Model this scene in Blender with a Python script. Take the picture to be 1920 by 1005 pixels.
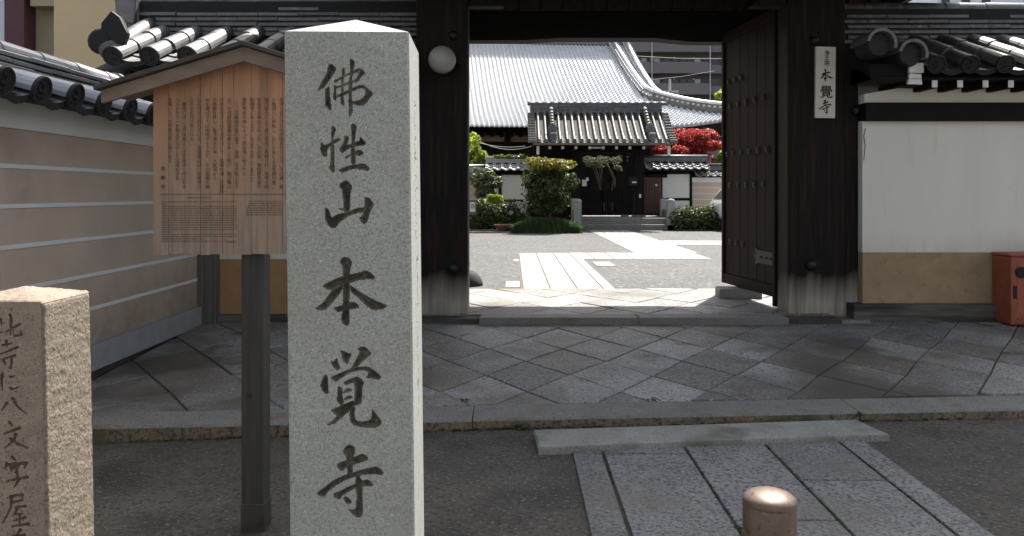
import bpy, math, random
import numpy as np
from mathutils import Matrix, Vector

for _o in list(bpy.data.objects):
    bpy.data.objects.remove(_o)
S = bpy.context.scene
COL = S.collection
R = math.radians

# ------------------------------------------------------------------ camera
F = 1500.0            # focal length in pixels of the 1920-wide photograph
EYE = 1.6
HZ = 362.0            # image row of the horizon
cd = bpy.data.cameras.new('camera')
cam = bpy.data.objects.new('camera', cd)
COL.objects.link(cam)
cam.location = (0, 0, EYE)
cam.rotation_euler = (R(90), 0, 0)
cd.sensor_fit = 'HORIZONTAL'
cd.sensor_width = 36.0
cd.lens = 36.0 * F / 1920.0
cd.shift_y = -(502.5 - HZ) / 1920.0
cd.clip_start = 0.05
cd.clip_end = 2000.0
S.camera = cam

# ------------------------------------------------------------------ sky, sun, exposure
SUN = Vector((0.48, 1.0, 1.60)).normalized()      # towards the sun
elev = math.asin(SUN.z)
azim = math.atan2(SUN.x, SUN.y)
W = bpy.data.worlds.new('World')
S.world = W
W.use_nodes = True
wn = W.node_tree.nodes
wl = W.node_tree.links
sky = wn.new('ShaderNodeTexSky')
sky.sky_type = 'NISHITA'
sky.sun_disc = False
sky.sun_elevation = elev
sky.sun_rotation = azim
sky.air_density = 1.0
sky.dust_density = 3.5
sky.ozone_density = 0.6
bg = wn['Background']
bg.inputs['Strength'].default_value = 0.095
hs_ = wn.new('ShaderNodeHueSaturation')          # sky desaturated so that shaded parts turn less blue
hs_.inputs['Saturation'].default_value = 0.5
wl.new(sky.outputs['Color'], hs_.inputs['Color'])
wl.new(hs_.outputs['Color'], bg.inputs['Color'])
sd = bpy.data.lights.new('sun', 'SUN')
sd.energy = 4.4
sd.angle = R(0.5)
sd.color = (1.0, 0.95, 0.87)
so = bpy.data.objects.new('sun', sd)
COL.objects.link(so)
so.rotation_euler = (-SUN).to_track_quat('-Z', 'Y').to_euler()
S.view_settings.view_transform = 'Standard'
S.view_settings.look = 'None'
S.view_settings.gamma = 1.0
S.view_settings.exposure = 1.40
S.view_settings.use_curve_mapping = False
S.render.engine = 'CYCLES'
S.cycles.max_bounces = 8
S.cycles.diffuse_bounces = 4

# ------------------------------------------------------------------ geometry helpers
def Xp(px, Y): return (px - 960.0) / F * Y
def Zp(py, Y): return EYE + (HZ - py) / F * Y

class MB:
    """collects vertices and faces, then links them as one mesh object"""
    def __init__(s):
        s.v = []; s.f = []
    def add(s, vs, fs):
        n = len(s.v)
        s.v.extend([tuple(p) for p in vs])
        s.f.extend([tuple(i + n for i in f) for f in fs])
        return s
    def box(s, x0, x1, y0, y1, z0, z1):
        return s.add([(x0,y0,z0),(x1,y0,z0),(x1,y1,z0),(x0,y1,z0),(x0,y0,z1),(x1,y0,z1),(x1,y1,z1),(x0,y1,z1)],
                     [(0,3,2,1),(4,5,6,7),(0,1,5,4),(1,2,6,5),(2,3,7,6),(3,0,4,7)])
    def bar(s, a, b, w, h, up=(0,0,1)):
        a = Vector(a); b = Vector(b); d = (b-a).normalized(); up = Vector(up)
        if abs(d.dot(up)) > .98: up = Vector((0,1,0))
        r = d.cross(up).normalized()*w/2; u = r.cross(d).normalized()*h/2
        vs = [p+o for p in (a,b) for o in (-r-u, r-u, r+u, -r+u)]
        return s.add(vs, [(0,1,2,3),(7,6,5,4),(0,4,5,1),(1,5,6,2),(2,6,7,3),(3,7,4,0)])
    def prism(s, poly, axis, a, b):
        """extrude a 2D polygon along axis ('x','y','z')"""
        def P(p, t):
            return {'x': (t,p[0],p[1]), 'y': (p[0],t,p[1]), 'z': (p[0],p[1],t)}[axis]
        n = len(poly)
        vs = [P(p,a) for p in poly] + [P(p,b) for p in poly]
        fs = [tuple(range(n))[::-1], tuple(range(n,2*n))] + [(i,(i+1)%n,n+(i+1)%n,n+i) for i in range(n)]
        return s.add(vs, fs)
    def tube(s, path, rad, n=8, caps=True):
        path = [Vector(p) for p in path]
        if not hasattr(rad, '__len__'): rad = [rad]*len(path)
        vs = []; ref = None
        for i, p in enumerate(path):
            d = (path[min(i+1,len(path)-1)] - path[max(i-1,0)]).normalized()
            if ref is None:
                ref = Vector((0,0,1)) if abs(d.z) < .9 else Vector((1,0,0))
            r = d.cross(ref).normalized(); u = r.cross(d).normalized(); ref = u
            for k in range(n):
                t = 2*math.pi*k/n
                vs.append(p + r*math.cos(t)*rad[i] + u*math.sin(t)*rad[i])
        fs = [(i*n+k, i*n+(k+1)%n, (i+1)*n+(k+1)%n, (i+1)*n+k) for i in range(len(path)-1) for k in range(n)]
        if caps:
            fs += [tuple(range(n))[::-1], tuple((len(path)-1)*n+k for k in range(n))]
        return s.add(vs, fs)
    def lathe(s, prof, c=(0,0,0), n=24, axis='z'):
        vs = []
        for r, h in prof:
            for k in range(n):
                t = 2*math.pi*k/n; x = r*math.cos(t); y = r*math.sin(t)
                p = {'z': (x,y,h), 'y': (x,h,y), 'x': (h,x,y)}[axis]
                vs.append((c[0]+p[0], c[1]+p[1], c[2]+p[2]))
        fs = [(i*n+k, i*n+(k+1)%n, (i+1)*n+(k+1)%n, (i+1)*n+k) for i in range(len(prof)-1) for k in range(n)]
        fs += [tuple(range(n))[::-1], tuple((len(prof)-1)*n+k for k in range(n))]
        return s.add(vs, fs)
    def grid(s, rows):
        m = len(rows[0]); vs = [p for r in rows for p in r]
        return s.add(vs, [(i*m+j, i*m+j+1, (i+1)*m+j+1, (i+1)*m+j) for i in range(len(rows)-1) for j in range(m-1)])
    def stone(s, poly, z0, z1, ch=.008, inset=.01):
        """slab with chamfered top; z0, z1 may be functions of (x,y)"""
        n = len(poly)
        cx = sum(p[0] for p in poly)/n; cy = sum(p[1] for p in poly)/n
        Z0 = z0 if callable(z0) else (lambda x,y: z0)
        Z1 = z1 if callable(z1) else (lambda x,y: z1)
        def sh(p, d):
            L = math.hypot(p[0]-cx, p[1]-cy) or 1
            k = max(0, 1-d/L); return (cx+(p[0]-cx)*k, cy+(p[1]-cy)*k)
        q = [sh(p, inset) for p in poly]
        vs = [(p[0],p[1],Z0(*p)) for p in poly] + [(p[0],p[1],Z1(*p)-ch) for p in poly] + [(p[0],p[1],Z1(*p)) for p in q]
        fs = [tuple(range(n))[::-1], tuple(range(2*n,3*n))]
        for i in range(n):
            j = (i+1)%n
            fs += [(i,j,n+j,n+i), (n+i,n+j,2*n+j,2*n+i)]
        return s.add(vs, fs)
    def mesh(s, name, m, off=(0,0,0), smooth=False):
        me = bpy.data.meshes.new(name)
        if any(off):
            vs = [(p[0]-off[0], p[1]-off[1], p[2]-off[2]) for p in s.v]
        else: vs = s.v
        me.from_pydata(vs, [], s.f)
        me.materials.append(m)
        if smooth:
            me.polygons.foreach_set('use_smooth', [True]*len(me.polygons))
        me.update()
        return me
    def build(s, name, m, parent=None, smooth=False, bevel=0, local=False, seg=2):
        off = (0,0,0) if local or parent is None else LOC.get(parent.name, (0,0,0))
        o = bpy.data.objects.new(name, s.mesh(name, m, off, smooth))
        COL.objects.link(o)
        if parent is not None:
            o.parent = parent
            LOC[o.name] = off
        if bevel:
            b = o.modifiers.new('bevel', 'BEVEL'); b.width = bevel; b.segments = seg
            b.limit_method = 'ANGLE'; b.angle_limit = R(35)
        return o
LOC = {}
def tag(o, label=None, cat=None, group=None, kind=None):
    if label: o['label'] = label
    if cat: o['category'] = cat
    if group: o['group'] = group
    if kind: o['kind'] = kind
    return o
def thing(name, label, cat, loc=(0,0,0), rz=0, group=None):
    o = bpy.data.objects.new(name, None)
    o.empty_display_size = .1
    COL.objects.link(o)
    o.location = loc; o.rotation_euler = (0,0,rz)
    LOC[o.name] = tuple(loc)
    return tag(o, label, cat, group)
def inst(name, me, parent, M):
    """another object sharing mesh me, placed by world matrix M (parent is only translated)"""
    o = bpy.data.objects.new(name, me); COL.objects.link(o)
    off = LOC.get(parent.name, (0,0,0))
    o.parent = parent
    o.matrix_local = Matrix.Translation((-off[0],-off[1],-off[2])) @ M
    LOC[o.name] = off
    return o
def frame(o, x, y):
    """matrix with origin o, x axis and y axis (z = x cross y)"""
    x = Vector(x).normalized(); y = Vector(y).normalized(); z = x.cross(y).normalized()
    m = Matrix.Identity(4)
    for i in range(3):
        m[i][0] = x[i]; m[i][1] = y[i]; m[i][2] = z[i]; m[i][3] = o[i]
    return m
def clip_poly(poly, a, b):
    """keep the part of poly left of the line a->b"""
    out = []
    def side(p): return (b[0]-a[0])*(p[1]-a[1]) - (b[1]-a[1])*(p[0]-a[0])
    for i in range(len(poly)):
        p, q = poly[i], poly[(i+1)%len(poly)]
        sp, sq = side(p), side(q)
        if sp >= 0: out.append(p)
        if sp*sq < 0:
            t = sp/(sp-sq); out.append((p[0]+(q[0]-p[0])*t, p[1]+(q[1]-p[1])*t))
    return out
def area(poly):
    return .5*sum(poly[i][0]*poly[(i+1)%len(poly)][1]-poly[(i+1)%len(poly)][0]*poly[i][1] for i in range(len(poly)))

# ------------------------------------------------------------------ materials
def mat(name, base, var=.18, vscale=4.0, specks=(), rough=.8, bump=None, rand=0, stretch=(1,1,1),
        metallic=0, spec=.5, coat=0, tint=None, obj=False):
    m = bpy.data.materials.new(name); m.use_nodes = True
    nt = m.node_tree; N = nt.nodes; L = nt.links
    bs = N['Principled BSDF']
    if obj:
        geo = N.new('ShaderNodeTexCoord'); P = geo.outputs['Object']
    else:
        geo = N.new('ShaderNodeNewGeometry'); P = geo.outputs['Position']
    mp = N.new('ShaderNodeMapping'); mp.inputs['Scale'].default_value = stretch
    L.new(P, mp.inputs['Vector'])
    def noise(sc, det=6, rg=.6):
        n = N.new('ShaderNodeTexNoise'); n.inputs['Scale'].default_value = sc
        n.inputs['Detail'].default_value = det; n.inputs['Roughness'].default_value = rg
        L.new(mp.outputs['Vector'], n.inputs['Vector']); return n.outputs['Fac']
    def rng(v, a, b, c, d):
        n = N.new('ShaderNodeMapRange'); n.inputs[1].default_value = a; n.inputs[2].default_value = b
        n.inputs[3].default_value = c; n.inputs[4].default_value = d
        L.new(v, n.inputs[0]); return n.outputs[0]
    def mixc(fac, a, b, mode='MIX'):
        n = N.new('ShaderNodeMix'); n.data_type = 'RGBA'; n.blend_type = mode
        for k, v in ((0,fac),(6,a),(7,b)):
            if hasattr(v, 'links'): L.new(v, n.inputs[k])
            elif k == 0: n.inputs[0].default_value = v
            else: n.inputs[k].default_value = (v[0],v[1],v[2],1)
        return n.outputs[2]
    def sc(col, f):
        n = N.new('ShaderNodeVectorMath'); n.operation = 'SCALE'
        if hasattr(col,'links'): L.new(col, n.inputs[0])
        else: n.inputs[0].default_value = col
        L.new(f, n.inputs['Scale']); return n.outputs[0]
    c = sc(base, rng(noise(vscale), .28, .72, 1-var, 1+var))
    if rand:
        oi = N.new('ShaderNodeObjectInfo')
        c = sc(c, rng(oi.outputs['Random'], 0, 1, 1-rand, 1+rand))
        if tint:
            wn_ = N.new('ShaderNodeTexWhiteNoise'); wn_.noise_dimensions = '1D'
            L.new(oi.outputs['Random'], wn_.inputs['W'])
            c = mixc(rng(wn_.outputs['Value'], .35, 1, 0, .75), c, sc(tint, rng(noise(vscale), .28,.72,1-var,1+var)))
    for (col, s_, lo, hi) in specks:
        c = mixc(rng(noise(s_, 3, .55), lo, hi, 0, 1), c, col)
    L.new(c, bs.inputs['Base Color'])
    bs.inputs['Roughness'].default_value = rough
    bs.inputs['Metallic'].default_value = metallic
    bs.inputs['Specular IOR Level'].default_value = spec
    if coat: bs.inputs['Coat Weight'].default_value = coat
    if bump:
        b = N.new('ShaderNodeBump'); b.inputs['Strength'].default_value = bump[1]; b.inputs['Distance'].default_value = bump[2]
        L.new(noise(bump[0], 5, .65), b.inputs['Height']); L.new(b.outputs['Normal'], bs.inputs['Normal'])
    m['_'] = 1
    m_nodes[name] = (N, L, bs, c, noise, rng, mixc, P)
    return m
m_nodes = {}
def zmix(m, col, z0, z1, wob=.25, wscale=5, var=.2):
    """mix the material towards col below a wavy height z0..z1 (weathered or splashed foot)"""
    N, L, bs, c, noise, rng, mixc, P = m_nodes[m.name]
    sep = N.new('ShaderNodeSeparateXYZ'); L.new(P, sep.inputs[0])
    ad = N.new('ShaderNodeMath'); ad.operation = 'MULTIPLY_ADD'
    L.new(rng(noise(wscale), .25,.75,-1,1), ad.inputs[0]); ad.inputs[1].default_value = wob; L.new(sep.outputs['Z'], ad.inputs[2])
    f = rng(ad.outputs[0], z0, z1, 1, 0)
    n = N.new('ShaderNodeVectorMath'); n.operation = 'SCALE'; n.inputs[0].default_value = col
    L.new(rng(noise(wscale*5), .3,.7,1-var,1+var), n.inputs['Scale'])
    c2 = mixc(f, c, n.outputs[0])
    L.new(c2, bs.inputs['Base Color'])
    m_nodes[m.name] = (N, L, bs, c2, noise, rng, mixc, P)
    return m
def leafmat(name, cols, trans=.45, rough=.5):
    m = bpy.data.materials.new(name); m.use_nodes = True
    nt = m.node_tree; N = nt.nodes; L = nt.links
    bs = N['Principled BSDF']; out = N['Material Output']
    geo = N.new('ShaderNodeNewGeometry')
    cr = N.new('ShaderNodeValToRGB')
    e = cr.color_ramp.elements
    e[0].color = (*cols[0],1); e[1].color = (*cols[-1],1)
    for i, c in enumerate(cols[1:-1]):
        x = e.new((i+1)/(len(cols)-1)); x.color = (*c,1)
    L.new(geo.outputs['Random Per Island'], cr.inputs[0])
    L.new(cr.outputs[0], bs.inputs['Base Color'])
    bs.inputs['Roughness'].default_value = rough
    tr = N.new('ShaderNodeBsdfTranslucent'); L.new(cr.outputs[0], tr.inputs['Color'])
    mx = N.new('ShaderNodeMixShader'); mx.inputs[0].default_value = trans
    L.new(bs.outputs[0], mx.inputs[1]); L.new(tr.outputs[0], mx.inputs[2])
    L.new(mx.outputs[0], out.inputs['Surface'])
    return m

M_granite = mat('pale_granite', (.345,.36,.34), .08, 7, specks=[((.31,.305,.25),2.6,.50,.74),((.25,.26,.252),150,.50,.64),((.47,.485,.465),190,.57,.68),((.14,.146,.142),280,.56,.68)], rough=.75, bump=(300,.25,.002))
M_carve = mat('carved_granite', (.135,.128,.10), .35, 40, specks=[((.05,.048,.038),120,.48,.64),((.055,.052,.04),18,.5,.66),((.24,.235,.2),230,.60,.72)], rough=.9, bump=(300,.5,.003))
M_granite_tan = mat('tan_granite', (.265,.212,.165), .22, 22, specks=[((.11,.085,.06),160,.56,.66),((.37,.31,.25),130,.60,.70)], rough=.85, bump=(120,.5,.006))
M_granite_rough = mat('chiselled_granite', (.215,.178,.14), .22, 40, specks=[((.10,.08,.055),115,.54,.66),((.32,.275,.225),100,.6,.72)], rough=.9, bump=(110,.6,.006))
M_carve_tan = mat('carved_tan_granite', (.10,.07,.045), .3, 60, rough=.9)
M_pave = mat('paving_granite', (.235,.238,.235), .25, 4, specks=[((.07,.068,.062),48,.51,.66),((.40,.405,.41),42,.56,.72),((.14,.118,.09),1.1,.52,.70),((.075,.068,.055),.55,.52,.66),((.07,.06,.045),3.2,.60,.74)], rough=.6, bump=(30,1.0,.018), rand=.42, tint=(.17,.148,.115))
M_slab = mat('path_granite', (.185,.19,.192), .2, 3, specks=[((.06,.061,.063),52,.50,.62),((.32,.325,.33),46,.58,.72),((.15,.14,.12),1.4,.52,.74)], rough=.65, bump=(36,1.0,.02), rand=.16)
M_kerb = mat('kerb_granite', (.19,.19,.178), .25, 3, specks=[((.08,.08,.07),80,.52,.68),((.27,.27,.255),70,.6,.74),((.14,.125,.09),3,.54,.7)], rough=.75, bump=(45,.7,.014), rand=.08)
M_step = mat('pale_step_granite', (.25,.262,.238), .25, 3, specks=[((.12,.125,.11),90,.53,.68),((.33,.345,.32),80,.6,.74),((.12,.12,.09),2.6,.54,.7)], rough=.75, bump=(45,.7,.014))
M_kerb_face = mat('rusty_kerb_face', (.19,.155,.11), .35, 7, specks=[((.06,.055,.04),40,.48,.65),((.22,.145,.08),4,.52,.70),((.07,.075,.045),2,.55,.7)], rough=.85, bump=(50,.7,.015))
M_mortar = mat('dark_mortar', (.10,.088,.07), .35, 8, rough=.95, bump=(60,.4,.01))
M_street = mat('worn_street_concrete', (.074,.068,.057), .32, 2.2, specks=[((.115,.105,.088),.9,.50,.72),((.038,.035,.03),1.9,.52,.7),((.19,.18,.155),50,.58,.70),((.03,.028,.025),40,.52,.66)], rough=.8, bump=(40,1.0,.022))
M_court = mat('courtyard_asphalt', (.060,.060,.060), .25, .9, specks=[((.15,.15,.148),11,.55,.68),((.02,.02,.02),14,.54,.66)], rough=.85, bump=(20,.5,.03))
M_courtslab = mat('pale_courtyard_granite', (.235,.23,.22), .18, 5, specks=[((.13,.125,.12),16,.56,.72)], rough=.75, rand=.08, bump=(60,.3,.01))
M_tan = mat('tan_plaster', (.48,.385,.305), .10, 1.6, specks=[((.30,.24,.185),1.1,.52,.78),((.47,.385,.31),3.5,.56,.8)], rough=.9, bump=(120,.4,.005))
zmix(M_tan, (.29,.235,.185), .42, .95, .22, 2.2)
M_ochre = mat('ochre_plaster', (.33,.20,.095), .14, 5, rough=.95, bump=(90,.5,.006))
M_white = mat('white_plaster', (.71,.70,.64), .05, 1.5, specks=[((.65,.635,.575),2.2,.5,.78),((.64,.62,.55),7,.60,.80),((.52,.49,.43),40,.68,.76)], rough=.85, stretch=(1,1,.16), bump=(25,.15,.004))
zmix(M_white, (.55,.53,.47), .80, 1.25, .18, 1.6)
M_foot = mat('tan_foot_plaster', (.33,.24,.15), .16, 4, specks=[((.24,.17,.10),9,.56,.74)], rough=.95, bump=(90,.5,.006))
M_band = mat('white_plaster_band', (.70,.70,.68), .05, 2, rough=.85)
M_line = mat('white_line', (.64,.65,.66), .06, 4, rough=.8)
M_basegran = mat('grey_base_granite', (.27,.28,.29), .12, 6, specks=[((.12,.12,.12),160,.56,.66)], rough=.8, bump=(120,.3,.005))
M_found = mat('dark_foundation', (.06,.058,.05), .35, 5, rough=.95, bump=(30,.6,.02))
M_timber = mat('black_timber', (.0065,.0048,.004), .45, 14, rough=.7, spec=.22, stretch=(3,3,.18), bump=(30,.5,.006), specks=[((.028,.0135,.008),9,.50,.75),((.02,.017,.014),26,.6,.72)])
zmix(M_timber, (.30,.275,.23), .42, .74, .13, 1.1, .35)
M_beam = mat('dark_beam', (.0055,.0042,.0036), .4, 12, rough=.7, spec=.22, stretch=(.2,3,3), bump=(30,.4,.005))
M_door = mat('door_timber', (.015,.0062,.0038), .55, 10, rough=.65, spec=.15, stretch=(4,4,.16), bump=(26,.5,.005), specks=[((.03,.014,.009),7,.55,.8)])
M_sill = mat('weathered_sill', (.10,.093,.08), .5, 6, rough=.85, stretch=(.3,3,3), bump=(30,.6,.01), specks=[((.03,.03,.027),2.0,.45,.62)])
M_greypost = mat('grey_weathered_post', (.105,.10,.088), .4, 8, rough=.85, stretch=(4,4,.2), bump=(30,.6,.006))
M_iron = mat('black_iron', (.018,.018,.02), .3, 20, rough=.5, metallic=.3)
M_tile = mat('kawara_tile', (.085,.086,.088), .35, 6, rough=.54, spec=1.0, rand=.4, bump=(30,.35,.006), specks=[((.17,.17,.155),11,.56,.74),((.03,.03,.03),7,.56,.72)])
M_tile_end = mat('dark_tile_end', (.018,.018,.019), .3, 30, rough=.6, spec=.3, rand=.3)  # near-black tile for end discs, eave lips and verge pieces
M_tile_l = mat('silver_kawara_tile', (.36,.365,.38), .18, 6, rough=.38, metallic=.6, rand=.12, bump=(40,.1,.003))
M_tile_old = mat('weathered_kawara_tile', (.105,.105,.095), .28, 8, rough=.55, spec=.6, rand=.18, specks=[((.24,.235,.19),7,.58,.75)])
M_tile_hall = mat('hall_kawara_tile', (.66,.67,.69), .10, 3, rough=.46, metallic=.7)
M_clay = mat('roof_clay', (.16,.11,.065), .4, 12, rough=.95)
M_wpaint = mat('white_end_paint', (.72,.72,.70), .05, 10, rough=.7)
M_board = mat('orange_brown_board', (.40,.215,.125), .2, 3.5, rough=.65, stretch=(5,5,.35), rand=.10, specks=[((.26,.14,.085),3.2,.5,.75)], bump=(40,.25,.002))
zmix(M_board, (.26,.20,.155), 1.40, 2.02, .16, 2.2, .25)
M_boardroof = mat('grey_brown_roof_board', (.17,.13,.10), .3, 8, rough=.75, stretch=(.4,3,3), bump=(30,.4,.003))
M_boardtop = mat('dark_roof_top', (.05,.04,.035), .3, 8, rough=.8)
M_bpost = mat('grey_board_post', (.042,.04,.034), .35, 8, rough=.8, stretch=(5,5,.2), bump=(30,.5,.004))
M_sleeve = mat('steel_sleeve', (.055,.05,.045), .3, 10, rough=.6, metallic=.3)
M_ink = mat('black_ink', (.085,.052,.036), .3, 30, rough=.8)
M_ink2 = mat('name_ink', (.012,.012,.014), .1, 30, rough=.6)
M_fadeink = mat('faded_ink', (.10,.06,.04), .3, 30, rough=.85)
M_sign = mat('cream_signboard', (.62,.60,.55), .06, 8, rough=.6)
M_globe = mat('opal_globe', (.33,.325,.30), .05, 4, rough=.35)
M_bollard = mat('bronze_bollard', (.14,.10,.08), .25, 9, rough=.46, metallic=.4, bump=(140,.25,.003), specks=[((.085,.058,.048),50,.56,.72),((.24,.19,.165),26,.62,.74)])
M_red = mat('orange_red_paint', (.29,.075,.038), .2, 9, rough=.5, specks=[((.2,.05,.025),7,.6,.75)])
M_redpale = mat('pale_label', (.52,.24,.17), .2, 20, rough=.6)
M_dark = mat('near_black', (.01,.01,.01), .2, 5, rough=.8)  # near black; the shade inside gaps and openings is put into the colour
M_hallwood = mat('hall_timber', (.008,.0068,.006), .3, 3, rough=.8, spec=.2)
M_hallwall = mat('hall_brown_plaster', (.20,.17,.13), .2, 3, rough=.9)  # dull brown plaster for the wall strip and the gable
M_browndoor = mat('brown_side_door', (.075,.032,.016), .3, 6, rough=.6, stretch=(3,3,.3))
M_apt = mat('mauve_grey_tile_wall', (.185,.165,.163), .06, .6, rough=.8)
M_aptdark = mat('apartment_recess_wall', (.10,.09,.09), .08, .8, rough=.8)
M_aptdoor = mat('pale_apartment_door', (.52,.51,.50), .05, 2, rough=.6)
M_aptgrey = mat('pale_grey_render', (.42,.44,.44), .06, .6, rough=.85)
M_pipe = mat('pale_drain_pipe', (.50,.50,.50), .05, 2, rough=.5)
M_tanbld = mat('ochre_rendered_wall', (.62,.47,.28), .06, .5, rough=.85)
M_tanbld2 = mat('shaded_ochre_wall', (.36,.30,.20), .06, .5, rough=.85)  # darker copy of the ochre wall, shade put into the colour
M_purple = mat('maroon_column', (.10,.035,.045), .1, 1, rough=.6)
M_bluewhite = mat('pale_blue_panel', (.68,.73,.80), .06, 1, rough=.5)
M_glass = mat('dark_window_glass', (.03,.035,.04), .2, 2, rough=.08)
M_car = mat('white_car_paint', (.62,.64,.66), .02, 1, rough=.2, coat=.6)
M_tyre = mat('black_tyre', (.02,.02,.02), .2, 30, rough=.8)
M_rim = mat('alloy_rim', (.45,.45,.46), .05, 5, rough=.3, metallic=.8)
M_taill = mat('red_tail_lamp', (.35,.02,.02), .05, 5, rough=.2)
M_plate = mat('number_plate', (.7,.7,.66), .03, 5, rough=.5)
M_bark = mat('bark', (.07,.05,.035), .4, 14, rough=.9, bump=(30,.8,.02))
M_boulder = mat('dark_boulder', (.045,.043,.04), .35, 10, rough=.9, bump=(25,.8,.02))
M_planter = mat('brown_planter', (.16,.085,.055), .3, 10, rough=.8)
M_cable = mat('grey_cable', (.2,.2,.2), .1, 5, rough=.6)
M_soil = mat('garden_soil', (.05,.04,.03), .3, 8, rough=.95)
L_green = leafmat('green_leaves', [(.022,.05,.012),(.05,.09,.02),(.09,.13,.03)])
L_dark = leafmat('dark_leaves', [(.022,.045,.012),(.045,.075,.018),(.085,.115,.026)], .42)
L_lime = leafmat('lime_leaves', [(.15,.24,.02),(.26,.34,.03),(.36,.42,.06)], .55)
L_gold = leafmat('golden_leaves', [(.10,.12,.02),(.20,.19,.028),(.28,.225,.035)], .5)
L_pale = leafmat('pale_leaves', [(.05,.09,.035),(.11,.15,.06),(.2,.24,.12)], .4)
L_red = leafmat('red_maple_leaves', [(.20,.02,.022),(.42,.045,.045),(.52,.13,.10)], .5)
L_pine = leafmat('pine_needles', [(.05,.06,.025),(.10,.11,.045),(.15,.15,.07)], .3)
L_grass = leafmat('grass_blades', [(.022,.05,.016),(.045,.085,.025),(.08,.13,.04)], .4)
L_moss = leafmat('roof_moss', [(.06,.10,.02),(.12,.17,.03),(.17,.21,.05)], .35)
L_flower = leafmat('white_petals', [(.5,.5,.48),(.62,.62,.58)], .3)
rnd = random.Random(7)
# ================================================================== SETTING
def zst(x, y):
    return .012*max(-2, min(y, 6)) + .012*max(-4, min(x, 0))*max(0, min(y, 5))/5.0
def ky(x): return 5.2 + .07*(x+.25)           # outer edge of the kerb
def zpl(x, y): return .13 + .045*(max(y,5.3)-5.5)

g = MB(); g.box(-400, 400, -300, 700, -1.0, -.6)
tag(g.build('ground', M_street), kind='structure')
xs = [-60,-20,-8,-4]+[-3.5+.5*i for i in range(20)]+[8,12,20,60]
ys = [-60,-20,-8,-2,0,2,3,4,5,5.9]
g = MB(); g.grid([[(x,y,zst(x,y)) for x in xs] for y in ys])
street = tag(g.build('street', M_street), kind='structure')
g = MB(); g.grid([[(x,y,.296) for x in (-60,-10,0,10,60)] for y in (10.75,15,20,30,90)])
g.grid([[(x,10.75,z) for x in (-60,0,60)] for z in (-.5,.296)])
court = tag(g.build('courtyard', M_court), kind='structure')

# ---- raised platform: mortar bed, kerb, diamond paving
g = MB()
g.grid([[(x, max(y, ky(x)+.2), zpl(x,max(y,ky(x)+.2))-.016) for x in (-3.3,-1,1,3,5,8)] for y in (5.1,6,7,8.2,8.6)])
platform = tag(g.build('platform', M_mortar), kind='structure')
for a, b in ((-3.3,-1.72),(-1.715,-.262),(-.255,2.335),(2.345,4.9),(4.91,8)):
    k = MB(); vs = []
    for x in (a, b):
        y0 = ky(x); z = .13 + rnd.uniform(-.003,.003)
        vs += [(x,y0,-.05),(x,y0,z-.014),(x,y0+.014,z),(x,y0+.328,z+.004),(x,y0+.328,-.05)]
    k.add(vs, [(0,1,6,5),(1,2,7,6),(2,3,8,7),(3,4,9,8),(4,3,2,1,0),(5,6,7,8,9)])
    o = k.build('kerb_stone', M_kerb, platform)
    o.data.materials.append(M_kerb_face); o.data.polygons[0].material_index = 1
b = MB(); b.box(-1.0, 3.4, 8.24, 10.74, .0, .302); b.build('threshold_bed', M_found, platform)
# diamonds
LA, LB, CX, CY = .33, .435, .12, 6.3
jit = {}
def lat(i, j):
    if (i,j) not in jit:
        r_ = random.Random(i*7919+j*104729)
        jit[i,j] = (CX + LA*i + r_.uniform(-.013,.013), CY + LB*j + r_.uniform(-.017,.017))
    return jit[i,j]
npv = 0
def diamond(i, j, regions, zf, gap, seed):
    global npv
    P = [lat(i,j-1), lat(i+1,j), lat(i,j+1), lat(i-1,j)]
    for reg in regions:
        q = P
        for a in range(len(reg)):
            q = clip_poly(q, reg[a], reg[(a+1)%len(reg)])
            if len(q) < 3: break
        if len(q) < 3 or area(q) < .012: continue
        cx = sum(p[0] for p in q)/len(q); cy = sum(p[1] for p in q)/len(q)
        q = [(cx+(p[0]-cx)*(1-gap/max(.05,math.hypot(p[0]-cx,p[1]-cy))), cy+(p[1]-cy)*(1-gap/max(.05,math.hypot(p[0]-cx,p[1]-cy)))) for p in q]
        r_ = random.Random(seed+i*31+j*17); dz = r_.uniform(-.004,.005); tx = r_.uniform(-.008,.008); ty = r_.uniform(-.008,.008)
        st = MB(); st.stone(q, lambda x,y: zf(x,y)-.05, lambda x,y: zf(x,y)+dz+tx*(x-cx)+ty*(y-cy), .006, .008)
        st.build('paving_stone', M_pave, platform); npv += 1
regA = [(-3.22, ky(-3.22)+.335), (6.6, ky(6.6)+.335), (6.6, 8.44), (-3.22, 8.44)]
regB = [(-.98, 8.47), (3.36, 8.47), (3.36, 10.73), (-.98, 10.73)]
for i in range(-14, 24):
    for j in range(-5, 14):
        if (i+j) % 2: continue
        diamond(i, j, [regA], zpl, .010, 3)
        diamond(i, j, [regB], lambda x,y: .32, .006, 5)
for a, b in ((-.335,1.3),(1.306,2.84)):
    k = MB(); k.stone([(a,8.2),(b,8.2),(b,8.46),(a,8.46)], .1, .322, .012, .012)
    k.build('threshold_stone', M_kerb, platform)

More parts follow.
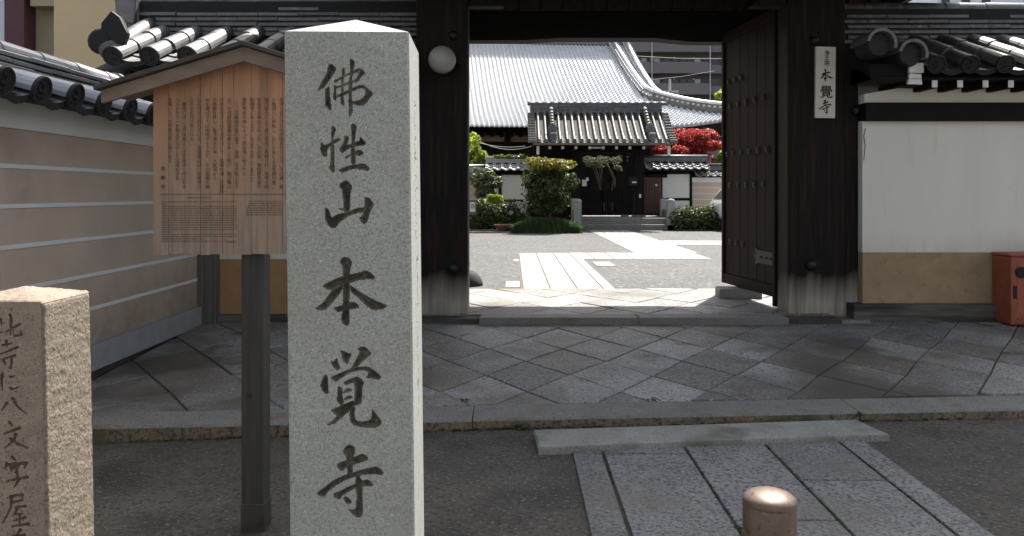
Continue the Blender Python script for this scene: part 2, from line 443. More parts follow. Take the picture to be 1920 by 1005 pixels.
# ---- long step slab and approach path
sl = MB()
sl.stone([(.157,4.71),(2.345,4.965),(2.28,5.285),(2.1,5.27),(.135,5.05)], lambda x,y: .0, .104, .01, .012)
tag(sl.build('step_slab', M_step), 'long low granite step slab lying against the kerb, right end chipped', 'step')
path = tag(MB().add([(.34,4.85,.052),(2.19,5.0,.052),(2.19,.2,.012),(.34,.2,.012)],[(0,3,2,1)]).build('approach_path', M_mortar), kind='structure')
def pslab(x0,x1,y0,y1):
    rr = rnd
    st = MB(); st.stone([(x0+.005,y0+.005),(x1-.005,y0+.005+rr.uniform(-.004,.004)),(x1-.005,y1-.005),(x0+.005,y1-.005)],
                       lambda x,y: zst(x,y)-.04, lambda x,y: .012+.0118*y+.004, .006, .008)
    st.build('path_slab', M_slab, path)
pslab(.355,.53,2.9,4.80); pslab(.355,.53,.2,2.9)
pslab(.54,1.035,4.70,4.87); pslab(.54,1.035,2.95,4.695); pslab(.54,1.035,.9,2.945)
pslab(1.042,1.535,3.775,4.93); pslab(1.042,1.535,2.2,3.77); pslab(1.042,1.535,.5,2.195)
pslab(1.542,2.005,4.28,4.98); pslab(1.542,2.005,3.2,4.275); pslab(1.542,2.005,1.4,3.195)
pslab(2.012,2.175,3.0,5.0); pslab(2.012,2.175,.3,2.995)

# ---- courtyard stone path
cpath = tag(MB().add([(.12,10.78,.299),(1.42,10.78,.299),(1.42,15.7,.299),(.12,15.7,.299)],[(0,1,2,3)]).build('courtyard_path', M_mortar), kind='structure')
def cslab(x0,x1,y0,y1):
    st = MB(); st.stone([(x0+.008,y0+.01),(x1-.008,y0+.01),(x1-.008,y1-.01),(x0+.008,y1-.01)], .28, .306+rnd.uniform(-.001,.002), .004,.01)
    st.build('path_slab', M_courtslab, cpath)
cols = [.15,.52,.885,1.237,1.40]
cuts = [[10.8,11.6,13.4,15.7],[10.8,12.7,14.6,15.7],[10.8,11.1,13.9,15.7],[10.8,13.0,15.7]]
for c in range(4):
    for a, b in zip(cuts[c], cuts[c][1:]): cslab(cols[c], cols[c+1], a, b)
for c in range(3): cslab(cols[c], cols[c+1], 15.7, 17.3)
x = 1.237
while x < 3.9:
    cslab(x, min(x+.385,3.98), 15.7, 17.4); x += .385
for a, b in ((2.66,3.0),(3.0,3.35),(3.35,3.7),(3.7,4.05)):
    y = 17.4
    while y < 27.6:
        d = rnd.choice([1.6,2.0,2.4]); cslab(a, b, y, min(y+d, 27.9)); y += d
for k in range(7): cslab(4.05+.8*k, 4.85+.8*k, 20.0, 21.8)
for (xx, yy, w_, d_) in ((-.1,11.0,.22,.8),(1.5,14.2,.35,.9),(0.02,15.2,.12,.5)): cslab(xx, xx+w_, yy, yy+d_)

# ================================================================== TILE ROOFS
def cover_mesh(name, r, L, m, end=False):
    b = MB(); n = 10
    rows = []
    for y, rr in ((0,r*1.05),(L*.04,r*1.05),(L,r*.96)):
        rows.append([(rr*math.cos(t), y, rr*math.sin(t)) for t in [math.pi*(-.06+1.12*k/n) for k in range(n+1)]])
    b.grid([row[::-1] for row in rows])
    inner = [(p[0]*.82, 0, p[2]*.82) for p in rows[0]]
    b.grid([inner[::-1], rows[0][::-1]])
    n0 = len(b.f)
    if end:
        b.lathe([(r*.86,-.003),(r*.9,-.012),(r*1.06,-.012),(r*1.09,-.006),(r*1.09,.012)], n=20, axis='y')
        b.box(-r*.08,r*.08,-.016,-.003,-r*.6,r*.6); b.box(-r*.5,r*.5,-.015,-.003,-r*.1,r*.12)
        b.bar((-r*.5,-.008,-r*.5),(r*.4,-.008,-r*.3),.012,.012); b.bar((-r*.4,-.008,r*.55),(r*.45,-.008,r*.45),.012,.012)
        nf = len(b.f)
    me = b.mesh(name, m, smooth=False)
    if end:
        me.materials.append(M_tile_end)
        for i, p in enumerate(me.polygons):
            if i >= n0: p.material_index = 1
    return me
def pan_mesh(name, p, L, m, lip=False, sag=.05):
    b = MB(); n = 6; t = .018
    xs_ = [p*.5*(-1+2*k/n) for k in range(n+1)]
    f = lambda x: -sag*(1-(2*x/p)**2)
    top = [[(x, y, f(x)+dz) for x in xs_] for y, dz in ((0,.012),(L*1.15,-.008))]
    b.grid([r_ for r_ in top])
    d = .055 if lip else t
    b.grid([[(x,0,f(x)+.012-d*(1.0 if not lip else 1-.35*abs(2*x/p))) for x in xs_], top[0]])
    me = b.mesh(name, m)
    if lip:
        me.materials.append(M_tile_end)
        for i in range(n, len(me.polygons)): me.polygons[i].material_index = 1
    return me
def tiled_slope(root, eave, ux, up, L, pitch, n, r, m, psteps=3, nsect=2, raise_=.035):
    """eave: point under the first cover tile; ux along the eave; up the slope"""
    ux = Vector(ux).normalized(); up = Vector(up).normalized(); nz = ux.cross(up)
    ls = L/nsect
    cm = cover_mesh('cover_tile', r, ls*1.03, m); em = cover_mesh('eave_tile', r, ls*1.03, m, True)
    pl = L/psteps
    pm = pan_mesh('pan_tile', pitch, pl, m); pe = pan_mesh('pan_tile', pitch, pl, m, True)
    for i in range(n):
        base = Vector(eave) + ux*pitch*i
        for s_ in range(nsect):
            w = Vector((rnd.uniform(-.009,.009),rnd.uniform(-.008,.008),rnd.uniform(-.005,.006)))
            inst('eave_tile' if s_ == 0 else 'cover_tile', em if s_ == 0 else cm, root, frame(base + up*ls*s_ + nz*raise_ + w, ux, up))
        if i < n-1:
            for s_ in range(psteps):
                inst('pan_tile', pe if s_ == 0 else pm, root, frame(base + ux*pitch*.5 + up*(pl*s_+.02) + nz*.012, ux, up))
def ridge(root, A, B, w, layers, lh, m, rc=.08, tl=.42, cover=True):
    A = Vector(A); B = Vector(B); d = (B-A); Ln = d.length; d.normalize(); side = Vector((-d.y,d.x,0))
    for k in range(layers):
        ww = w*(1-.05*k) + (.03 if k == 0 else 0)
        bm_ = MB(); h = lh*.86
        bm_.add([(-tl/2+.004,-ww/2,0),(tl/2-.004,-ww/2,0),(tl/2-.004,ww/2,0),(-tl/2+.004,ww/2,0),
                 (-tl/2+.004,-ww/2,h*.6),(tl/2-.004,-ww/2,h*.6),(tl/2-.004,ww/2,h*.6),(-tl/2+.004,ww/2,h*.6),
                 (-tl/2+.004,-ww/2+.03,h),(tl/2-.004,-ww/2+.03,h),(tl/2-.004,ww/2-.03,h),(-tl/2+.004,ww/2-.03,h)],
                [(0,3,2,1),(0,1,5,4),(1,2,6,5),(2,3,7,6),(3,0,4,7),(4,5,9,8),(5,6,10,9),(6,7,11,10),(7,4,8,11),(8,9,10,11)])
        me = bm_.mesh('ridge_tile', m)
        t = -tl/2*(k%2)
        while t < Ln:
            c = A + d*(t+tl/2) + Vector((0,0,lh*k+rnd.uniform(-.003,.003)))
            if t+tl/2 > 0 and t+tl/2 < Ln:
                inst('ridge_tile', me, root, frame(c+side*rnd.uniform(-.006,.006), d+side*rnd.uniform(-.008,.008), side))
            t += tl
    core = MB(); core.bar(A+Vector((0,0,lh*layers*.5-.02)), B+Vector((0,0,lh*layers*.5-.02)), w*.75, lh*layers)
    core.build('ridge_core', M_dark, root)  # core coloured near black: the shade between courses is in the colour
    if cover:
        cm = cover_mesh('ridge_cover_tile', rc, tl*1.03, m)
        t = 0
        while t < Ln-.1:
            inst('ridge_cover_tile', cm, root, frame(A+d*t+Vector((0,0,lh*layers-.01)), -side, d)); t += tl

# ================================================================== LEFT BOUNDARY WALL (runs away from the camera)
bw = thing('boundary_wall', 'tan plaster wall with white lines and tiled top running back along the left edge', 'wall', (-3.45,5.5,0))
b = MB(); b.box(-3.65,-3.25,2.4,8.28,.40,2.02); b.build('plaster_panel', M_tan, bw)
for z in (.707,.968,1.25,1.515,1.775):
    b = MB(); b.box(-3.3,-3.244,2.4,8.275,z-.014,z+.014); b.build('stripe', M_line, bw)
b = MB(); b.box(-3.68,-3.225,2.4,8.2,2.02,2.27); b.build('eave_band', M_band, bw)
b = MB(); b.box(-3.6,-3.26,2.4,8.28,-.2,.245); b.build('foundation', M_found, bw)
y = 2.4
while y < 8.2:
    e = min(y+1.55, 8.27)
    b = MB(); b.box(-3.6,-3.2,y+.002,e-.002,.235,.43); b.build('base_stone', M_basegran, bw, bevel=.006); y += 1.55
b = MB(); b.prism([(-2.98,2.20),(-3.5,2.34),(-4.02,2.20),(-3.7,2.2),(-3.25,2.2)],'y',2.4,7.5); b.build('roof_bed', M_dark, bw)
tiled_slope(bw, (-2.93,2.69,2.205), (0,1,0), (-.56,0,.155), .56, .38, 13, .085, M_tile_l, 3, 2)
tiled_slope(bw, (-4.07,7.25,2.205), (0,-1,0), (.56,0,.155), .56, .38, 13, .085, M_tile_l, 2, 1)
ridge(bw, (-3.5,2.5,2.385), (-3.5,7.0,2.385), .32, 4, .045, M_tile_l, .085, .48)
b = MB(); b.lathe([(.09,-.02),(.12,.0),(.12,.05),(.05,.06)], (-3.5,7.02,2.54), 16, 'y'); b.box(-3.64,-3.36,7.0,7.06,2.4,2.54); b.build('ridge_end_tile', M_tile, bw)

# ================================================================== WING WALLS beside the gate
def wing_roof(root, x0, pitch, n, r, ze, xr0, xr1, m, layers):
    up = Vector((0,1.12,.44)).normalized(); L = 1.21
    tiled_slope(root, (x0,7.9,ze-.035), (1,0,0), up, L, pitch, n, r, m, 5, 3)
    tiled_slope(root, (x0+pitch*(n-1),10.4,ze-.035), (-1,0,0), (0,-1.12,.44), L, pitch, n, r, m, 2, 1)
    b = MB(); b.prism([(7.98,ze-.13),(9.15,ze+.34),(10.3,ze-.13),(10.2,ze-.13),(8.1,ze-.13)],'x',xr0+.05,xr1); b.build('roof_bed', M_dark, root)
    b = MB(); b.box(xr0+.1,xr1,9.03,9.27,ze+.28,ze+.42); b.build('clay_bed', M_clay, root)
    ridge(root, (xr0,9.15,ze+.41), (xr1,9.15,ze+.41), .32, layers+2-(layers>5), .06, m, .085, .46)
lw = thing('wing_wall', 'ochre and white tile-topped wing wall left of the gate, behind the notice board', 'wall', (-2.1,8.5,.2))
b = MB(); b.box(-3.28,-3.06,8.25,8.55,.2,2.9); b.build('corner_post', M_greypost, lw, bevel=.01)
b = MB(); b.box(-3.06,-1.02,8.38,8.7,.335,.905); b.build('lower_panel', M_ochre, lw)
b = MB(); b.box(-3.06,-1.02,8.375,8.7,.907,2.5); b.build('upper_panel', M_white, lw)
b = MB(); b.box(-3.06,-1.02,8.30,8.7,.2,.333); b.build('sill_beam', M_sill, lw, bevel=.008)
b = MB(); b.box(-4.0,-1.02,8.33,8.7,2.5,2.76); b.build('head_beam', M_beam, lw)
for k in range(9):
    x_ = -3.85+.33*k
    b = MB(); b.box(x_-.03,x_+.03,8.0,8.5,2.76,2.84); b.build('rafter', M_beam, lw)
wing_roof(lw, -3.93, .36, 8, .092, 2.955, -4.25, -1.02, M_tile, 6)
b = MB()   # demon-face end ornament of the verge
b.lathe([(.10,-.03),(.13,.0),(.13,.06),(.06,.07)], (-4.12,8.0,3.12), 16, 'y')
b.prism([(-4.12,3.05),(-3.9,3.02),(-3.84,3.2),(-3.92,3.36),(-4.0,3.42),(-4.1,3.30)],'y',7.98,8.06)
b.build('verge_ornament', M_tile_end, lw, bevel=.01)
b = MB(); b.tube([(-4.0,7.92,3.0),(-4.05,8.5,3.26),(-4.1,9.1,3.52)], .09, 12); b.build('verge_tile', M_tile, lw, True)
b = MB(); b.box(-4.35,-4.2,9.0,9.3,3.45,3.80); b.prism([(-4.42,3.53),(-4.22,3.49),(-4.19,3.80),(-4.32,3.92),(-4.44,3.80)],'y',8.92,9.0)
b.build('ridge_end_tile', M_tile, lw, bevel=.015)

rw = thing('wing_wall', 'white plaster wing wall with tan foot and tiled top right of the gate', 'wall', (5.2,8.5,.2))
b = MB(); b.box(3.69,9.0,8.42,8.75,.44,.973); b.build('lower_panel', M_foot, rw)
b = MB(); b.box(3.69,9.0,8.425,8.75,.975,2.36); b.build('upper_panel', M_white, rw)
b = MB(); b.box(3.56,9.0,8.33,8.75,.2,.438); b.build('sill_beam', M_sill, rw, bevel=.008)
b = MB(); b.box(3.69,9.0,8.34,8.75,2.355,2.545); b.build('head_beam', M_beam, rw, bevel=.006)
b = MB(); b.prism([(3.70,2.545),(9,2.545),(9,2.70),(4.05,2.70),(3.70,2.64)],'y',8.40,8.7); b.build('frieze_panel', M_white, rw)
b = MB(); b.box(3.98,9.0,8.2,8.7,2.70,2.80); b.build('eave_beam', M_beam, rw)
for k in range(13):
    x_ = 4.24+.255*k
    b = MB(); b.box(x_-.03,x_+.03,8.03,8.45,2.655,2.735); rf = b.build('rafter', M_beam, rw)
    b = MB(); b.box(x_-.027,x_+.027,8.022,8.03,2.66,2.732); b.build('painted_end', M_wpaint, rf)
b = MB(); b.box(3.6,9.0,8.02,8.5,2.737,2.765); b.build('eave_board', M_beam, rw)
wing_roof(rw, 4.2, .33, 14, .085, 2.87, 3.55, 9.0, M_tile, 5)
for (cx_, cz_, r0) in ((3.94,2.97,.145),(3.63,3.07,.15)):
    b = MB(); n = 14
    a0, a1 = -.35, math.pi*.95
    out = [(cx_+r0*math.cos(a0+(a1-a0)*k/n), cz_+r0*math.sin(a0+(a1-a0)*k/n)) for k in range(n+1)]
    inn = [(cx_+r0*.80*math.cos(a0+(a1-a0)*k/n), cz_+r0*.80*math.sin(a0+(a1-a0)*k/n)) for k in range(n+1)][::-1]
    m_ = len(out)
    for k in range(n):
        b.prism([out[k],out[k+1],inn[m_-2-k],inn[m_-1-k]],'y',7.84,8.25)
    av = b.build('arched_verge_tile', M_tile, rw)
    b = MB(); b.lathe([(r0*.3,7.90),(r0*.72,7.91),(r0*.81,7.95),(r0*.81,8.2)],(cx_,0,cz_),20,'y'); b.build('verge_filling', M_tile_end, av)
b = MB(); b.box(3.6,4.0,8.05,8.5,2.74,2.9); b.build('verge_beam', M_beam, rw)
b = MB(); b.box(3.965,4.11,7.98,8.02,2.80,2.90); b.build('painted_end', M_wpaint, rw, bevel=.004)
b = MB(); b.prism([(3.955,2.69),(4.10,2.685),(4.09,2.79),(3.975,2.795)],'y',7.99,8.03); b.build('painted_end', M_wpaint, rw, bevel=.004)
b = MB(); b.tube([(3.72,8.42,2.28),(3.70,8.415,2.2),(3.715,8.415,2.1),(3.70,8.415,1.95)], .004, 5); b.build('plaster_crack', M_clay, rw)

# ================================================================== TEMPLE GATE
tg = thing('temple_gate', 'big black timber temple gate with its doors swung open inwards', 'gate', (1.235,8.75,.25))
def post(x0,x1,y0,y1,z0,z1):
    b = MB(); b.box(x0,x1,y0,y1,z0,z1); return b.build('gate_post', M_timber, tg, bevel=.02)
pl_ = post(-1.02,-.47,8.5,8.86,.255,4.3); pr_ = post(2.935,3.545,8.5,8.86,.28,4.3)
b = MB(); b.box(3.545,3.69,8.52,8.80,.28,3.2); b.build('side_jamb', M_timber, tg, bevel=.012)
b = MB(); b.box(-1.16,-1.02,8.54,8.80,.28,3.2); b.build('side_jamb', M_timber, tg, bevel=.012)
for (x0,x1) in ((-1.08,-.40),(2.86,3.74)):
    b = MB(); b.stone([(x0,8.30),(x0+.08,8.24),(x1-.06,8.25),(x1,8.32),(x1,9.0),(x0,9.0)], .1, .285 if x0>0 else .262, .03,.03)
    b.build('base_stone', M_kerb, tg)
post(-.95,-.62,11.0,11.3,.3,4.3); post(3.25,3.55,11.0,11.3,.3,4.3)
b = MB(); b.box(-.95,3.5,10.5,10.8,3.635,3.99); b.build('lintel', M_beam, tg, bevel=.01)
b = MB(); b.box(-.47,2.935,8.53,8.82,3.74,4.0); b.build('lintel', M_beam, tg, bevel=.01)
b = MB(); b.prism([(-.62,3.61),(.15,3.61),(.6,3.634),(-.62,3.634)],'y',10.52,10.78); b.build('lintel_haunch', M_beam, tg)
b = MB(); b.prism([(3.3,3.585),(2.35,3.59),(1.9,3.634),(3.3,3.634)],'y',10.52,10.78); b.build('lintel_haunch', M_beam, tg)
for sx, x0 in ((1,-.47),(-1,2.935)):
    b = MB(); b.prism([(x0,3.60),(x0+sx*.38,3.60),(x0+sx*.30,3.68),(x0+sx*.12,3.78),(x0,3.95)],'y',8.56,8.72); b.build('bracket', M_timber, tg, bevel=.012)
b = MB(); b.box(-1.6,4.2,8.5,8.86,4.0,4.3); b.build('crown_beam', M_beam, tg)
for zc in (1.6-141*8.5/1500,):
    pass
for (px_, py_, r_) in ((850,503,.062),(1522,497,.062),(850,66,.05),(1528,76,.05),(1606,207,.05)):
    b = MB(); X_ = Xp(px_,8.48); Z_ = Zp(py_,8.48)
    b.lathe([(.001,-.05),(r_*.45,-.045),(r_*.8,-.028),(r_,0),(r_,.02)][::1], (X_,8.49,Z_), 18, 'y'); b.build('nail_boss', M_iron, tg, True)
def slope_poly(s_):
    return [(8.75,7.30),(8.75+s_*1.25,5.35),(8.75+s_*2.5,4.0),(8.75+s_*2.6,4.03),(8.75+s_*2.6,4.24),(8.75+s_*1.25,5.68),(8.75,7.75)]
for s_ in (-1,1):  # unseen roof, its steepness and width shaped for the shadow it casts
    b = MB(); b.prism(slope_poly(s_),'x',-2.1,5.25); b.build('roof_slope', M_timber, tg)
    b = MB()
    for k in range(22):
        x_ = -1.95+.325*k
        b.tube([(x_,8.75+s_*2.63,4.26),(x_,8.75+s_*1.25,5.72),(x_,8.75,7.82)], .085, 8)
    tag(b.build('roof_tiles', M_tile, tg, True), kind='stuff')
    for k in range(24):
        x_ = -1.95+.3*k
        b = MB(); b.bar((x_,8.75+s_*2.5,3.95),(x_,8.75+s_*1.25,5.29),.08,.09); b.build('rafter', M_door, tg)
b = MB(); b.box(-2.2,5.35,8.5,9.0,7.5,9.1); b.tube([(-2.25,8.75,9.14),(5.4,8.75,9.14)],.16,10); b.build('ridge', M_tile, tg)  # unseen ridge, made oversized to lengthen the gate's shadow
for x_ in (-2.0,5.15):
    b = MB(); b.prism([(6.0,4.1),(8.75,7.3),(11.5,4.1)],'x',x_-.04,x_+.04); b.build('gable_board', M_timber, tg)

def door_leaf(hx, hy, fx, fy, vis):
    h = Vector((hx,hy,0)); d = Vector((fx-hx,fy-hy,0)); Wd = d.length; d.normalize(); n_ = Vector((-d.y,d.x,0))
    if vis < 0: n_ = -n_
    root = bpy.data.objects.new('door', None); COL.objects.link(root); root.parent = tg; off = LOC[tg.name]; LOC[root.name] = off
    z0, z1 = .44, 3.66
    def blk(a, b_, t0, t1, za, zb, name, m, bev=.004):
        q = MB(); P = []
        for t in (a, b_):
            for w in (t0, t1): P.append(h + d*t + n_*w)
        vs = [(p.x,p.y,z) for z in (za, zb) for p in (P[0],P[2],P[3],P[1])]
        q.add(vs, [(0,3,2,1),(4,5,6,7),(0,1,5,4),(1,2,6,5),(2,3,7,6),(3,0,4,7)])
        return q.build(name, m, root, bevel=bev)
    npk = 6
    for k in range(npk):
        a = .06 + (Wd-.12)*k/npk; b_ = .06 + (Wd-.12)*(k+1)/npk
        blk(a+.003, b_-.003, 0, .05+rnd.uniform(-.003,.003), z0+.13, z1-.12, 'plank', M_door)
    blk(0,.06,-.02,.08,z0-.1,z1,'stile',M_door); blk(Wd-.06,Wd,-.02,.075,z0,z1,'stile',M_door)
    blk(.06,Wd-.06,-.01,.07,z0,z0+.125,'bottom_rail',M_door); blk(.06,Wd-.06,-.01,.07,z1-.115,z1,'top_rail',M_door)
    blk(.06,Wd-.06,-.05,0,1.2,1.35,'back_batten',M_door); blk(.06,Wd-.06,-.05,0,2.4,2.55,'back_batten',M_door)
    if vis:
        for z, ts in ((.98,(.95,1.15,1.35)),(.98,()),(1.70,(.35,.6,.85,1.1,1.35)),(2.1,(.25,.5,.75,1.0,1.25,1.45)),(2.70,(.35,.6,.85,1.1,1.35)),(3.02,(1.0,1.2,1.4)),(1.30,())):
            for t in ts:
                q = MB(); c = h + d*(t*Wd/1.6) + n_*.052; c.z = z
                vs = []
                for r_, w in ((.045,0),(.038,.012),(.016,.022)):
                    for k in range(6):
                        a = math.pi/3*k + math.pi/6
                        p = c + d*math.cos(a)*r_ + n_*w; vs.append((p.x,p.y,p.z+math.sin(a)*r_))
                fs = [(i*6+k,i*6+(k+1)%6,(i+1)*6+(k+1)%6,(i+1)*6+k) for i in range(2) for k in range(6)]+[(12,13,14,15,16,17)]
                q.add(vs, fs); q.build('nail_cover', M_iron, root)
        for zc in (.86,):
            q = MB(); pts = [(0,-.07),(.42,-.075),(.52,-.11),(.47,-.03),(.56,.0),(.47,.03),(.52,.11),(.42,.075),(0,.07)]
            vs = []
            for w in (.05,.062):
                for t, z in pts:
                    p = h + d*(t+.05) + n_*w; vs.append((p.x,p.y,zc+z))
            m_ = len(pts)
            q.add(vs, [tuple(range(m_))[::-1], tuple(range(m_,2*m_))]+[(i,(i+1)%m_,m_+(i+1)%m_,m_+i) for i in range(m_)])
            for t in (.12,.25,.38):
                p = h + d*t + n_*.066
                q.lathe([(.018,-.01),(.018,.0),(.008,.01)],(p.x,p.y,zc),8)
            q.build('hinge_strap', M_iron, root)
    return root
door_leaf(2.99, 8.88, 2.80, 10.42, 1)
dl = door_leaf(-.56, 8.88, -.80, 10.42, 0)
b = MB(); b.box(-.62,-.525,9.9,9.96,.70,.74); b.build('latch_peg', M_iron, dl)
b = MB(); b.stone([(2.52,9.72),(3.02,9.66),(3.04,10.02),(2.56,10.08)], .29, .43, .02,.02)
tag(b.build('door_stop', M_courtslab), 'worn stone block under the open right door leaf', 'stone block')

# ================================================================== HOUSES ACROSS THE STREET (unseen, added behind the camera so their sunlit fronts light the shade)
for (xa, xb, hgt, m, lab) in ((-16,-4.2,7.5,M_basegran,'unseen two storey grey house across the street behind the camera'),(-4,5.5,8.5,M_aptgrey,'unseen pale grey plastered house across the street behind the camera'),(5.7,17,7.0,M_apt,'unseen mauve tiled house across the street behind the camera')):
    hs = thing('house', lab, 'house', ((xa+xb)/2,-9,-.03))
    b = MB(); b.box(xa,xb,-16,-8,-.1,hgt); b.build('wall', m, hs)
    b = MB(); b.prism([(-7.3,hgt),(-12,hgt+2.2),(-16.7,hgt)],'x',xa-.1,xb+.1); b.build('roof', M_tile, hs)
    n = int((xb-xa)/2.4)
    for k in range(n):
        for z in (.9,4.0):
            b = MB(); x_ = xa+.8+2.4*k; b.box(x_,x_+1.2,-8.02,-7.96,z,z+1.3); w_ = b.build('window', M_glass, hs)
            b = MB(); b.box(x_-.06,x_+1.26,-7.96,-7.90,z-.08,z-.01); b.build('sill', M_aptdoor, w_)
# ================================================================== FOREGROUND STONES
def smooth_poly(p, it=1):
    p = np.array(p, float)
    for _ in range(it):
        a = np.roll(p,-1,0); q = np.empty((2*len(p),2)); q[0::2] = p*.8+a*.2; q[1::2] = p*.2+a*.8; p = q
    return p
def sdf_polys(U, V, polys, caps):
    D = np.full(U.shape, 1.0)
    for p in polys:
        x0,y0 = p.min(0)-.02; x1,y1 = p.max(0)+.02
        m = (U>x0)&(U<x1)&(V>y0)&(V<y1)
        u = U[m]; v = V[m]
        if not len(u): continue
        d = np.full(u.shape, 1e9); ins = np.zeros(u.shape, bool)
        for (ax,ay),(bx,by) in zip(p, np.roll(p,-1,0)):
            ex,ey = bx-ax,by-ay; L2 = ex*ex+ey*ey+1e-12
            t = np.clip(((u-ax)*ex+(v-ay)*ey)/L2,0,1)
            d = np.minimum(d, (u-ax-t*ex)**2+(v-ay-t*ey)**2)
            c = ((ay>v)!=(by>v))
            with np.errstate(divide='ignore', invalid='ignore'):
                xi = ax+(v-ay)*ex/(ey if abs(ey)>1e-12 else 1e-12)
            ins ^= c & (u<xi)
        d = np.sqrt(d); d[ins] *= -1
        D[m] = np.minimum(D[m], d)
    for (ax,ay,ra,bx,by,rb) in caps:
        ex,ey = bx-ax,by-ay; L2 = ex*ex+ey*ey+1e-12
        t = np.clip(((U-ax)*ex+(V-ay)*ey)/L2,0,1)
        D = np.minimum(D, np.sqrt((U-ax-t*ex)**2+(V-ay-t*ey)**2)-(ra+t*(rb-ra)))
    return D
def carved_panel(root, chars, u0, u1, v0, v1, step, T, depth, w, m_face, m_carve, names='carved_character', face_name='carved_face', wob=0):
    """chars: list of (polys, caps) in (u,v) metres; T maps (u,v,d) to world; the panel is a fine grid sunk where the letters are cut"""
    nu = int((u1-u0)/step)+1; nv = int((v1-v0)/step)+1
    us = np.linspace(u0,u1,nu); vs = np.linspace(v0,v1,nv)
    U,V = np.meshgrid(us,vs)
    Ds = [sdf_polys(U,V,[np.array(p) for p in c[0]],c[1]) for c in chars]
    D = np.min(Ds,0); who = np.argmin(Ds,0)
    k = np.clip(-D/w,0,1); dep = depth*(k*k*(3-2*k))
    if wob:
        dep = dep + np.random.RandomState(3).uniform(-wob,wob,dep.shape)*(dep>depth*.5)
    P = T(U,V,dep)
    idx = np.arange(nu*nv).reshape(nv,nu)
    q = np.stack([idx[:-1,:-1],idx[:-1,1:],idx[1:,1:],idx[1:,:-1]],-1).reshape(-1,4)
    Df = D.reshape(-1)[q].mean(1); wf = who.reshape(-1)[q[:,0]]
    flat = P.reshape(-1,3)
    def emit(sel, name, m):
        qq = q[sel]
        if not len(qq): return
        used, inv = np.unique(qq, return_inverse=True)
        b = MB(); b.v = [tuple(x) for x in flat[used].tolist()]; b.f = [tuple(x) for x in inv.reshape(-1,4).tolist()]
        return b.build(name, m, root, smooth=True)
    emit(Df > -.0004, face_name, m_face)
    for i in range(len(chars)):
        emit((Df <= -.0004)&(wf==i), names, m_carve)

